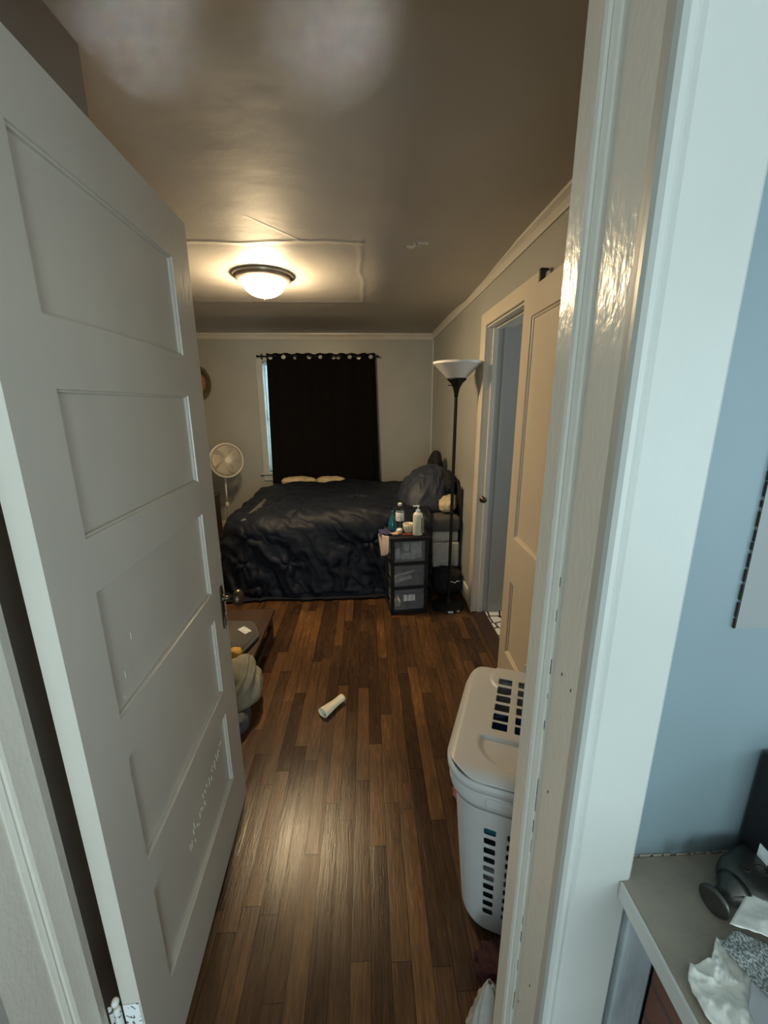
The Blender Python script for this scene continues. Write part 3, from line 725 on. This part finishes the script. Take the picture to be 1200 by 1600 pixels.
b = nb(); grid(b, 24, 30, hang); o = obj('hanging_shirt', b, M['black_cloth'], smooth=True, solid=.004); tag(o, 'black cloth hanging down between the mattress and the right wall', 'clothing')
for (x, y, rz, w_, s_) in ((-.80, 4.80, .05, .20, 5), (-.43, 4.80, -.05, .17, 6)):
    o = obj('pillow', blob((x, y, .640), (w_, .08, .052), 2.5, .010, 5, s_, rz, sub=4), M['cream_cloth'], smooth=True)
    tag(o, 'cream patterned pillow peeking out behind the comforter, ' + ('the larger one on the left' if w_ > .18 else 'the smaller one on the right'), 'pillow')
# dark bag under the bed end beside the floor lamp
o = obj('duffel_bag', blob((.64, 3.14, .105), (.12, .11, .10), 3, .02, 5, 21, 0, flat=.003, sub=4), M['black_cloth'], smooth=True); tag(o, 'black bag slumped on the floor behind the floor lamp base', 'bag')
b = nb(); tube(b, [(.63, 3.02, .13), (.65, 3.005, .145), (.675, 3.0, .135), (.695, 3.005, .15), (.715, 3.02, .14)], .0035, 8); obj('strap', b, M['cap'], o)

# ------------------------------------------------------------------ standing fan
FH = Vector((-1.505, 4.50, .925))
fan = thing('standing_fan', 'white oscillating stand fan in the corner left of the bed', 'fan', (-1.58, 4.60, 0))
def loc(v): return Vector(v)-Vector((-1.58, 4.60, 0))
b = nb(); lathe(b, [(0, 0), (.17, 0), (.175, .012), (.12, .03), (.03, .045), (.022, .06)], 36); obj('base', b, M['fan'], fan, auto=True)
b = nb(); tube(b, [(0, 0, .05), (.0, 0, .40), (.005, -.01, .42)], .012, 14); tube(b, [(.0, -.005, .40), (.015, -.03, .72)], .009, 12); obj('pole', b, M['fan'], fan, smooth=True)
b = nb(); lathe(b, [(.013, -.03), (.02, -.02), (.02, .02), (.013, .03)], 16, T(.001, -.003, .42)); obj('height_collar', b, M['fan'], fan, smooth=True)
aim = (Vector((.9, 1.6, 1.2))-FH); zq = aim.to_track_quat('Z', 'Y').to_matrix().to_4x4()
MH = T(*loc(FH)) @ zq @ RZ(.2)
b = nb(); lathe(b, [(0, -.17), (.045, -.165), (.055, -.13), (.055, -.06), (.02, -.05)], 24, MH); obj('motor_housing', b, M['fan'], fan, smooth=True)
b = nb(); tube(b, [MH @ Vector((0, 0, -.10)), Vector((.015, -.03, .72))], .014, 12); obj('neck', b, M['fan'], fan, smooth=True)
RG = .178
b = nb(); torus(b, RG, .008, MH, 56, 8); torus(b, RG, .008, MH @ T(0, 0, -.014), 56, 8); cage = obj('grille_rim', b, M['fan'], fan, smooth=True)
def cagewires(sign, depth, tw):
    b = nb()
    for k in range(72):
        a = 2*PI*k/72; pts = []
        for i in range(9):
            t = i/8; r = .034 + (RG-.034)*t; z = sign*(depth*(1-t**2.6)); aa = a + tw*(1-t)
            pts.append(MH @ Vector((r*math.cos(aa), r*math.sin(aa), z)))
        tube(b, pts, .0016, 4, cap=False)
    return b
obj('front_grille', cagewires(1, .045, .9), M['fan'], fan, smooth=True)
obj('back_grille', cagewires(-1, .06, 0), M['fan'], fan, smooth=True)
b = nb(); lathe(b, [(0, .052), (.024, .051), (.027, .0505), (.031, .047), (.036, .044), (.036, .040), (0, .040)], 28, MH); obj('badge', b, M['fan'], fan, auto=True)
for k in range(5):
    a0 = 2*PI*k/5
    b = nb(); grid(b, 8, 10, lambda u, v: MH @ Vector(((.03+.125*u)*math.cos(a0+(v-.5)*(1.0*math.sin(min(1, u*1.2+.25)*PI*.62))+u*.35), (.03+.125*u)*math.sin(a0+(v-.5)*(1.0*math.sin(min(1, u*1.2+.25)*PI*.62))+u*.35), (v-.5)*.035)))
    obj('blade', b, M['fanblade'], fan, smooth=True, solid=.002)
b = nb(); lathe(b, [(0, -.02), (.032, -.02), (.032, .012), (.02, .022), (0, .024)], 24, MH); obj('hub', b, M['fanblade'], fan, smooth=True)

# night stand with a dark thing on it, mostly behind the door
ns = thing('nightstand', 'brown wooden nightstand between the open door and the fan', 'nightstand', (-1.70, 4.12, 0))
b = nb(); box(b, -.16, -.15, .10, .16, .15, .60); obj('body', b, M['wood_dark'], ns, bevel=.004)
obj('top', bx(-.17, -.165, .60, .17, .16, .625), M['wood_dark'], ns, bevel=.004)
for x in (-.14, .14):
    for y in (-.13, .13): obj('leg', bx(x-.018, y-.018, 0, x+.018, y+.018, .10), M['wood_dark'], ns)
dr = obj('drawer', bx(-.145, -.16, .43, .145, -.15, .58), M['wood_dark'], ns, bevel=.003)
b = nb(); lathe(b, [(.006, 0), (.006, .01), (.013, .016), (.010, .024), (0, .026)], 14, T(0, -.16, .505) @ RX(PI/2)); obj('knob', b, M['brass'], dr, smooth=True)
o = obj('black_lump', blob((-1.66, 4.12, .715), (.11, .10, .09), 2.8, .012, 4, 31, 0, flat=.6265, sub=4), M['black_cloth'], smooth=True); tag(o, 'black rounded lump sitting on the brown nightstand near the fan', 'bag')

# hat on the back wall
hat = thing('straw_hat', 'tan woven hat with an olive brim hanging on the back wall beside the door edge', 'hat', (-1.905, YB, 1.74))
HM = RX(PI/2) @ sc(1, 1.25, 1)
b = nb(); lathe(b, [(.085, .012), (.12, .016), (.15, .030), (.153, .034), (.15, .036), (.12, .022), (.085, .018)], 40, HM, cap=False); obj('brim', b, M['tan_dark'], hat, smooth=True)
b = nb(); lathe(b, [(.092, .010), (.094, .04), (.085, .085), (.06, .105), (0, .108)], 36, HM); obj('crown', b, M['tan'], hat, smooth=True)
b = nb(); torus(b, .095, .005, HM @ T(0, 0, .03), 40, 8); obj('band', b, M['tan_dark'], hat, smooth=True)
for z_ in (.135, .10): b = nb(); torus(b, .012, .004, T(.055+(.135-z_)*.6, -.04, z_) @ RX(PI/2), 16, 6); obj('ring', b, M['brass'], hat, smooth=True)

# ------------------------------------------------------------------ drawer cart and what stands on it
cart = thing('drawer_cart', 'black plastic drawer cart with three frosted drawers at the foot of the bed corner', 'drawer cart', (.158, 2.750, 0), math.radians(7))
CW, CD, CH = .272, .28, .60
b = nb()
for (x, y) in ((0, 0), (CW-.024, 0), (0, CD-.024), (CW-.024, CD-.024)): box(b, x, y, 0, x+.024, y+.024, CH-.012)
for z0, z1 in ((0, .035), (.198, .222), (.385, .409)):
    box(b, 0, 0, z0, CW, .024, z1); box(b, 0, .02, z0, .012, CD, z1); box(b, CW-.012, .02, z0, CW, CD, z1); box(b, 0, CD-.012, z0, CW, CD, z1)
obj('frame', b, M['black_plastic'], cart, bevel=.003)
b = nb(); box(b, -.01, -.012, CH-.022, CW+.01, CD+.006, CH); box(b, 0, 0, CH-.035, CW, CD, CH-.022); obj('top', b, M['black_plastic'], cart, bevel=.005)
for i, (z0, z1) in enumerate(((.037, .196), (.224, .383), (.411, .570))):
    b = nb(); x0, x1, y0, y1 = .026, CW-.026, .006, CD-.016; t_ = .003
    box(b, x0, y0, z0, x1, y0+t_, z1); box(b, x0, y1-t_, z0, x1, y1, z1-.01); box(b, x0, y0, z0, x0+t_, y1, z1-.01); box(b, x1-t_, y0, z0, x1, y1, z1-.01); box(b, x0, y0, z0, x1, y1, z0+t_)
    d = obj('drawer', b, M['frost'], cart)
    b = nb(); box(b, .07, -.004, z1-.018, CW-.07, .008, z1-.006); obj('handle', b, M['frost'], d, bevel=.002)
    # what shows through the front
    b = nb(); rr = random.Random(i+5)
    if i == 2:
        for (x, z, w_, h_) in ((.04, .0, .03, .085), (.075, 0, .11, .05), (.10, .055, .04, .07), (.15, .04, .08, .09), (.19, .0, .045, .05)): box(b, x, .03+rr.uniform(0, .03), z0+.006+z, x+w_, .12, z0+.006+z+h_)
    elif i == 1:
        box(b, 0, 0, 0, .13, .09, .025, mat=T(.035, .03, z0+.012) @ RY(-.25)); box(b, 0, 0, 0, .14, .03, .012, mat=T(.05, .03, z0+.07) @ RY(-.2))
    else:
        box(b, .04, .04, z0+.006, .08, .12, z0+.05)
    obj('contents', b, M['contents'], d, bevel=.004)
b = nb(); box(b, .088, .0035, .105, .178, .0062, .155); obj('label', b, M['label'], cart)

def Wc(x, y): # cart-top spot
    a = math.radians(4); return (.161+x*math.cos(a)-y*math.sin(a), 2.755+x*math.sin(a)+y*math.cos(a))
lb = thing('lotion_bottle', 'tall cream lotion pump bottle on the front of the drawer cart', 'bottle', (.349, 2.805, .601), .2)
b = nb(); lathe(b, [(0, 0), (.034, 0), (.037, .006), (.037, .140), (.034, .155), (.022, .165), (.015, .168), (0, .168)], 10, sc(1, .8, 1)); obj('body', b, M['lotion'], lb, bevel=.003)
b = nb(); lathe(b, [(.016, .168), (.016, .184), (.006, .188), (.0045, .205), (.010, .207), (.010, .214), (0, .216)], 18); box(b, -.034, -.005, .207, 0, .005, .214); obj('pump', b, M['cap'], lb, auto=True)
b = nb(); box(b, .018, -.0315, .02, .036, .0, .13); obj('label', b, M['label_green'], lb, bevel=.004)
wb = thing('water_bottle', 'clear plastic water bottle with a white cap at the back of the drawer cart', 'bottle', (.236, 2.985, .601))
b = nb(); lathe(b, [(0, 0), (.026, 0), (.031, .006), (.031, .05), (.029, .055), (.031, .060), (.031, .085), (.029, .09), (.031, .095), (.032, .13), (.024, .155), (.013, .170), (.013, .178)], 26); obj('body', b, M['clear'], wb, smooth=True)
b = nb(); lathe(b, [(.0318, .058), (.0322, .060), (.0325, .122), (.032, .124)], 26, cap=False); obj('label', b, M['contents'], wb, smooth=True)
b = nb(); lathe(b, [(.0145, .172), (.0155, .174), (.0155, .190), (.012, .192), (0, .192)], 20); obj('cap', b, M['cap'], wb, auto=True)
tb = thing('teal_bottle', 'teal pear-shaped bottle left of the water bottle on the cart', 'bottle', (.176, 2.885, .601))
b = nb(); lathe(b, [(0, 0), (.022, 0), (.030, .01), (.033, .035), (.029, .070), (.019, .105), (.010, .125), (.008, .140)], 26); obj('body', b, M['teal'], tb, smooth=True)
b = nb(); lathe(b, [(.009, .138), (.009, .150), (.004, .160), (0, .162)], 14); obj('cap', b, M['teal'], tb, smooth=True)
cp = thing('ribbed_cup', 'small cream ribbed cup left of the lotion bottle', 'cup', (.289, 2.865, .601))
b = nb(); lathe(b, [(0, 0), (.026, 0), (.030, .01), (.037, .045), (.040, .068), (.037, .068), (.033, .045), (.026, .012), (0, .010)], 60, ribs=14, ribamp=.045); obj('body', b, M['cup'], cp, smooth=True)
o = nb(); lathe(o, [(0, 0), (.020, 0), (.024, .006), (.024, .022), (.018, .030), (0, .033)], 26, T(.222, 2.868, .601)); o = obj('cream_jar', o, M['cap'], smooth=True); tag(o, 'small round white jar in front of the water bottle', 'jar')
o = nb(); lathe(o, [(0, 0), (.016, 0), (.017, .012), (0, .016)], 20, T(.232, 2.915, .601)); o = obj('bottle_cap', o, M['cap'], smooth=True); tag(o, 'small white lid lying behind the round white jar', 'lid')
rr = random.Random(5)
b = nb()
for k in range(16):
    lathe(b, [(0, -.005), (.0045, -.003), (.0055, 0), (.0045, .003), (0, .005)], 8, T(.235+.075*(k/15), 2.800+.010*math.sin(k*1.1), .607))
o = obj('bead_bracelet', b, M['red'], smooth=True); tag(o, 'red beaded bracelet along the front edge of the cart top', 'bracelet')
for (x, y, rz, nm, lab) in ((.205, 2.808, .5, 'wrapped_candy', 'peach wrapped candy nearest the front edge of the cart'), (.180, 2.800, -.4, 'wrapped_candy', 'peach wrapped candy left of the other candy on the cart'), (.205, 2.845, .9, 'wrapped_candy', 'peach wrapped candy behind the two front candies')):
    b = nb(); lathe(b, [(.008, -.028), (.003, -.018), (.009, -.012), (.010, 0), (.009, .012), (.003, .018), (.008, .028)], 12, T(x, y, .611) @ RZ(rz) @ RY(PI/2)); o = obj(nm, b, M['peach'], smooth=True); tag(o, lab, 'candy', 'candies on the cart top')
# cloth hanging over the cart's left edge
def nclo(u, v):
    x = .075 + .13*u; y = 2.80+.13*v
    return (x, y + .01*noise.noise(Vector((u*3, v*3, 0))), .612 + .010*noise.noise(Vector((u*6, v*6, 2))) - .02*max(0, .3-u))
b = nb(); grid(b, 20, 20, nclo); o = obj('speckled_cloth', b, M['navyprint'], smooth=True, solid=.006); tag(o, 'navy speckled cloth on the left corner of the cart top', 'cloth')
def rclo(u, v): return (.070+.075*u*(1-.35*v)+.020*v, 2.835-.075*u-.012*math.sin(v*2.4)+.006*math.sin(u*9), .604-.17*v*(1-.25*u))
b = nb(); grid(b, 16, 20, rclo); o = obj('rose_cloth', b, M['rosefab'], smooth=True, solid=.004); tag(o, 'pale rose cloth hanging down the left side of the drawer cart', 'cloth')

# ------------------------------------------------------------------ things on the floor
tb_ = thing('paper_roll', 'white rolled-up paper lying alone on the wooden floor', 'paper roll', (-.193, 1.80, .026), math.atan2(.125, .104))
b = nb()
def roll(u, v):
    a = u*2*PI*1.7; r = (.0175+.0012*a*.35)*(1+.45*max(0, .6-v)*1.6*(1 if True else 0))
    sq = .82
    return ((v-.5)*.145, r*math.cos(a), r*math.sin(a)*sq)
grid(b, 60, 16, roll); obj('sheet', b, M['tube'], tb_, smooth=True, solid=.0014)

bench = thing('low_bench', 'low dark brown wooden bench on the floor behind the open door', 'bench', (0, 0, 0))
b = nb(); box(b, -1.15, 1.98, .17, -.625, 2.52, .195); obj('top', b, M['wood_dark'], bench, bevel=.003)
for (x, y) in ((-.66, 2.02), (-.66, 2.49), (-1.12, 2.02), (-1.12, 2.49)): obj('leg', bx(x-.018, y-.018, 0, x+.018, y+.018, .17), M['wood_dark'], bench, bevel=.002)
obj('side_rail', bx(-.65, 2.03, .06, -.635, 2.48, .10), M['wood_dark'], bench)
tro = thing('folded_trousers', 'dark grey folded trousers with a white tag on the low bench', 'trousers')
b = nb()
poly = [(-1.0, 1.93), (-.70, 1.90), (-.635, 2.16), (-.70, 2.30), (-1.0, 2.33)]
prism(b, poly, .197, .235); bmesh.ops.bevel(b, geom=b.edges[:], offset=.010, segments=3, affect='EDGES')
obj('cloth', b, M['grey_cloth'], tro, smooth=True)
b = nb(); box(b, -.040, -.023, 0, .040, .023, .002, mat=T(-.725, 2.185, .236) @ RZ(-.75)); obj('tag', b, M['label'], tro)
o = obj('jacket', heap(-.655, 1.83, .115, .15, .10, .175, .0, .05, .040, 6.3, 5), M['olive_cloth'], smooth=True); tag(o, 'crumpled olive grey jacket at the near end of the low bench', 'jacket')
o = obj('mustard_cloth', blob((-.70, 1.93, .255), (.035, .03, .025), 2.4, .01, 5, 43, 0, sub=3), M['yellow'], smooth=True); tag(o, 'small mustard yellow cloth between the trousers and the olive jacket', 'cloth')
o = obj('slate_bag', blob((-.665, 1.70, .05), (.085, .09, .055), 2.8, .012, 4, 45, .2, flat=.004, sub=4), M['slate'], smooth=True); tag(o, 'slate grey bag on the floor under the olive jacket', 'bag')

# ------------------------------------------------------------------ laundry hamper
HA = -math.atan2(.387, .922)
hp = thing('laundry_hamper', 'white plastic laundry hamper with a slotted lid at the right wall', 'hamper', (.438, .988, 0), HA)
LW, LD = .185, .238           # half sizes of the lid (across, deep)
def rrect(hw, hd, r, n):
    # evenly spaced points round a rounded rectangle, counter-clockwise starting at the middle of the front (-y) side
    segs = []; 
    path = []
    def arc(cx_, cy_, a0): return [(cx_+r*math.cos(a0+i*PI/2/16), cy_+r*math.sin(a0+i*PI/2/16)) for i in range(17)]
    path = [(0, -hd)] + arc(hw-r, -hd+r, -PI/2) + arc(hw-r, hd-r, 0) + arc(-hw+r, hd-r, PI/2) + arc(-hw+r, -hd+r, PI) + [(0, -hd)]
    ln = [0]
    for a, c in zip(path, path[1:]): ln.append(ln[-1]+math.dist(a, c))
    out = []; k = 0
    for i in range(n):
        s = ln[-1]*i/n
        while ln[k+1] < s: k += 1
        t = (s-ln[k])/max(1e-9, ln[k+1]-ln[k]); out.append((path[k][0]+(path[k+1][0]-path[k][0])*t, path[k][1]+(path[k+1][1]-path[k][1])*t))
    return out, ln[-1]
NP_, NH = 180, 78; HH = .555
def ringpts(z):
    t = max(0, min(1, z/HH)); hw = .132 + (.168-.132)*t**.9; hd = .170 + (.218-.170)*t**.9
    if z < .03: k = 1-.13*(1-z/.03)**2; hw *= k; hd *= k
    return rrect(hw, hd, .085, NP_)[0]
b = nb(); g = []
for j in range(NH+1):
    z = .004 + (HH-.004)*j/NH; g.append([b.verts.new((x, y, z)) for x, y in ringpts(z)])
def hole(i, j):
    # columns on the short sides
    rowp = j % 3
    pj = (j-13)
    if pj < 0 or pj >= 50: return False
    if pj % 5 >= 3: return False     # two rows of cells tall, two rows of plastic
    ii = i if i < NP_/2 else i-NP_
    ok = lambda c: ii in (c, c+1, c+2, c+3)
    if any(ok(c) for c in (-2, -10, 6)): return True
    back = (i-NP_//2)
    return any(back in (c, c+1, c+2, c+3) for c in (-2, -10, 6))
for j in range(NH):
    for i in range(NP_):
        if hole(i, j): continue
        k = (i+1) % NP_; b.faces.new((g[j][i], g[j][k], g[j+1][k], g[j+1][i]))
b.faces.new(list(reversed(g[0])))
obj('basket', b, M['hamper'], hp, subsurf=1, solid=.003)
# rolled rim and handle lip
def ringband(hw, hd, r, prof, n=120):
    b = nb(); rs = []
    for o_, z in prof: rs.append([b.verts.new((x, y, z)) for x, y in rrect(hw+o_, hd+o_, r+o_, n)[0]])
    for k in range(len(rs)):
        k2 = (k+1) % len(rs)
        for i in range(n): j = (i+1) % n; b.faces.new((rs[k][i], rs[k][j], rs[k2][j], rs[k2][i]))
    return b
obj('rim', ringband(.168, .218, .085, [(-.002, .515), (.009, .512), (.014, .530), (.016, .572), (.012, .578), (-.002, .576)]), M['hamper'], hp, smooth=True)
obj('front_grip', (lambda b: (box(b, -.075, -.238, .535, .10, -.225, .562), b)[-1])(nb()), M['hamper'], hp, bevel=.005)
# lid
lid = thing  # placeholder
b = nb(); NX, NY = 90, 116
def lidpt(u, v):
    x = (u*2-1)*LW; y = (v*2-1)*LD; r = .095
    cx_, cy_ = LW-r, LD-r
    if abs(x) > cx_ and abs(y) > cy_:
        qx, qy = abs(x)-cx_, abs(y)-cy_
        # square to disc inside the corner
        m_ = max(qx, qy); l_ = math.hypot(qx, qy)
        if l_ > 0: qx, qy = qx*m_/l_, qy*m_/l_
        x = math.copysign(cx_+qx, x); y = math.copysign(cy_+qy, y)
    e = min(1, max(0, 1-max(abs(x)/LW, abs(y)/LD))*8)
    z = .600 + .016*(1-(1-e)**2) + .006*(1-(x/LW)**2)
    # raised arc of the finger grip near the front, shallow ring near the back
    for (cy2, rr_, hh, s_) in ((-.115, .085, -.010, -1), (.165, .085, .005, 1)):
        d_ = math.hypot(x*.75, (y-cy2)); 
        if hh < 0 and (y-cy2) < .02 and d_ < rr_: z += hh*min(1, (rr_-d_)/.012)
        if hh > 0 and d_ < rr_: z += hh*min(1, (rr_-d_)/.008)
    return (x, y, z)
def lidskip(i, j):
    x = ((i+.5)/NX*2-1)*LW; y = ((j+.5)/NY*2-1)*LD
    for c in (-.063, 0, .063):
        if abs(x-c) < .0205:
            for k in range(6):
                if abs(y-(-.052+k*.0395)) < .0145: return True
    return False
grid(b, NX, NY, lidpt, lidskip)
ld = obj('lid', b, M['hamper'], hp, subsurf=1, solid=.003)
obj('lid_edge', ringband(LW, LD, .095, [(-.006, .603), (0, .600), (.003, .592), (.002, .576), (-.002, .574), (-.004, .590)]), M['hamper'], ld, smooth=True)
b = nb(); box(b, -.10, LD-.012, .588, .10, LD+.008, .608); obj('lid_hinge', b, M['hamper'], ld, bevel=.004)
b = nb(); box(b, -.008, LD-.005, .61, .004, LD+.004, .645, mat=RY(0)); obj('hinge_tab', b, M['hamper'], ld, bevel=.002)
# laundry inside
lcs = [((0, -.01, .472), (.125, .175, .040), 0), ((.0, .0, .378), (.12, .168, .042), 1), ((0, .0, .283), (.115, .160, .042), 2), ((0, .0, .188), (.112, .152, .042), 3), ((0, 0, .095), (.108, .146, .042), 2)]
LN = ['blue garment', 'teal garment', 'black garment', 'pale grey garment', 'black garment']
hm = T(.438, .988, 0) @ RZ(HA)
for (c, s_, k), l_ in zip(lcs, range(5)):
    bb = blob((0, 0, 0), s_, 5, .006, 5, 50+l_, sub=4)
    bmesh.ops.transform(bb, matrix=hm @ T(*c), verts=bb.verts)
    o = obj('laundry_garment', bb, LAUNDRY[k], smooth=True); tag(o, ['blue garment at the top of the pile inside the hamper', 'teal garment under the blue one inside the hamper', 'black garment in the middle of the hamper', 'pale grey garment low inside the hamper', 'black garment at the very bottom of the hamper'][l_], 'clothing', 'laundry in the hamper')
o = obj('pink_garment', blob((.347, 1.285, .026), (.028, .03, .026), 2.4, .015, 5, 61, 0, flat=.003, sub=4), M['pink'], smooth=True); tag(o, 'small pink cloth on the floor peeking out behind the hamper', 'cloth')
o = obj('maroon_garment', blob((.365, .735, .065), (.10, .055, .065), 2.5, .02, 5, 63, 0, flat=.003), M['maroon'], smooth=True); tag(o, 'maroon cloth on the floor in front of the hamper', 'clothing')
def bagf(u, v):
    a = u*2*PI; t = v
    r = (.046*(1-t)**.8 + .004)*(1+.25*ridged(Vector((math.cos(a)*2.2, math.sin(a)*2.2, t*1.5))))
    return (.288-.02*t+r*math.cos(a)*1.15, .650+r*math.sin(a)*1.0, .006+.19*t+.012*noise.noise(Vector((a*2, t*4, 0))))
b = nb(); grid(b, 60, 30, bagf); o = obj('plastic_bag', b, M['bag'], smooth=True, solid=.001); tag(o, 'crinkled clear plastic bag standing on the floor by the door jamb', 'bag')

# ------------------------------------------------------------------ mantel at the right
fp = thing('fireplace_mantel', 'worn cream mantel shelf on dark brick beside the door casing', 'mantel')
b = nb(); box(b, .3235, -.12, .871, .78, .4175, .8995); obj('mantel_shelf', b, M['mantel'], fp, bevel=.002)
b = nb(); box(b, .320, -.12, .873, .3240, .3885, .8990); obj('shelf_edge', b, M['mantel_edge'], fp, bevel=.001)
b = nb(); box(b, .337, .382, 0, .384, .4175, .870); obj('upright', b, M['upright'], fp, bevel=.003)
b = nb(); box(b, .3865, -.08, 0, .76, .3815, .870); obj('brickwork', b, M['brick'], fp)
# panel of older paint on the wall above
b = nb(); prism(b, [(.423, 1.247), (.4215, 1.5), (.4235, 1.8), (.42, 2.26), (.615, 2.26), (.615, 1.247)], 0, .0035); bmesh.ops.transform(b, matrix=T(0, .4178, 0) @ RX(PI/2), verts=b.verts)
struct('trim_wall_patch', b, M['patchwall'])
b = nb(); rr = random.Random(9); z = 1.247
while z < 1.46:
    h_ = rr.uniform(.006, .02); box(b, .4212+rr.uniform(-.0004, .0004), .4143, z, .4216, .4172, z+h_); z += h_+rr.uniform(.001, .006)
struct('trim_patch_edge', b, M['crack'])
b = nb(); x = .345; rr = random.Random(2)
while x < .50: 
    w_ = rr.uniform(.004, .018); box(b, x, .4160+rr.uniform(-.001, .0006), .8992, x+w_, .4178, .9015+rr.uniform(0, .002)); x += w_+rr.uniform(.001, .008)
struct('trim_caulk', b, M['mantel'], bevel=.0006)

# hammer head / flared dark metal piece
hmr = thing('metal_hammer', 'dark grey metal piece with a flared round end on the mantel shelf', 'tool', (.408, .349, .919), math.radians(18))
b = nb(); lathe(b, [(0, 0), (.0155, .0), (.0175, .0016), (.0170, .004), (.012, .009), (.0098, .016), (.0105, .024), (.0175, .033), (.020, .040)], 34, RY(PI/2)); obj('flared_end', b, M['pewter'], hmr, smooth=True)
b = nb(); lathe(b, [(0, -.0002), (.0130, -.0002), (.0132, -.0006), (0, -.0008)], 30, RY(PI/2)); obj('face', b, M['pewter'], hmr)
bb = blob((.078, .0, .000), (.042, .030, .0175), 3.2, .0015, 3, 71, 0, sub=4); obj('body', bb, M['pewter'], hmr, smooth=True)
b = nb(); torus(b, .006, .0012, T(.078, -.004, .0172), 18, 6); torus(b, .004, .001, T(.062, .004, .0172), 18, 6); obj('stamped_mark', b, M['crack'], hmr)
# papers
def sheet(name, poly, z, m, amp, fr, seed, label, lift=None, parent=None):
    # triangulated wavy sheet bounded by a convex polygon
    b = nb(); cx_ = sum(p[0] for p in poly)/len(poly); cy_ = sum(p[1] for p in poly)/len(poly)
    n = len(poly); dense = []
    for i in range(n):
        a, c = poly[i], poly[(i+1) % n]
        for k in range(10): dense.append((a[0]+(c[0]-a[0])*k/10, a[1]+(c[1]-a[1])*k/10))
    R__ = 14; g = []
    for r in range(1, R__+1):
        row = []
        for (x, y) in dense:
            X_, Y_ = cx_+(x-cx_)*r/R__, cy_+(y-cy_)*r/R__
            hz = amp*(ridged(Vector((X_*fr, Y_*fr, seed)))) + (lift(X_, Y_) if lift else 0)
            jit = .0008*noise.noise(Vector((X_*400, Y_*400, seed))) if r == R__ else 0
            row.append(b.verts.new((X_+jit, Y_+jit, z+max(0, hz))))
        g.append(row)
    c0 = b.verts.new((cx_, cy_, z+max(0, amp*ridged(Vector((cx_*fr, cy_*fr, seed))))+(lift(cx_, cy_) if lift else 0)))
    nn = len(dense)
    for i in range(nn): b.faces.new((c0, g[0][i], g[0][(i+1) % nn]))
    for r in range(R__-1):
        for i in range(nn): j = (i+1) % nn; b.faces.new((g[r][i], g[r+1][i], g[r+1][j], g[r][j]))
    o = obj(name, b, m, parent, smooth=True, solid=.0008)
    if label: tag(o, label, 'paper')
    return o
sheet('crumpled_paper', [(.330, .262), (.332, .288), (.345, .302), (.372, .305), (.392, .322), (.408, .318), (.410, .285), (.392, .235), (.345, .225)], .9005, M['paper'], .010, 45, 1, 'crumpled white paper hanging over the front edge of the mantel shelf')
sheet('printed_slip', [(.385, .310), (.412, .323), (.455, .300), (.445, .262), (.404, .255)], .9155, M['print'], .004, 30, 2, 'white slip with dense grey print lying on the crumpled paper')
sheet('folded_paper', [(.403, .322), (.452, .352), (.520, .345), (.520, .300), (.455, .300)], .926, M['paper'], .005, 26, 3, 'folded white paper lying against the dark metal piece', lift=lambda x, y: .0)
sheet('grey_card', [(.372, .262), (.395, .283), (.408, .262), (.398, .235), (.365, .235)], .914, M['greycard'], .001, 20, 4, 'pale grey card at the bottom of the paper heap on the mantel')
# black boxy thing standing at the right, against the wall
pf = thing('speaker', 'black boxy speaker with a small pale window standing at the right end of the shelf', 'speaker', (.495, .275, .9005), 0)
b = nb(); box(b, 0, 0, 0, .20, .138, .172); obj('cabinet', b, M['black_plastic'], pf, bevel=.004)
b = nb(); box(b, .006, -.004, .008, .194, .004, .164); obj('front', b, M['black_cloth'], pf, bevel=.002)
b = nb(); box(b, -.0008, .098, .030, .0012, .112, .055); obj('slot', b, M['contents'], pf)
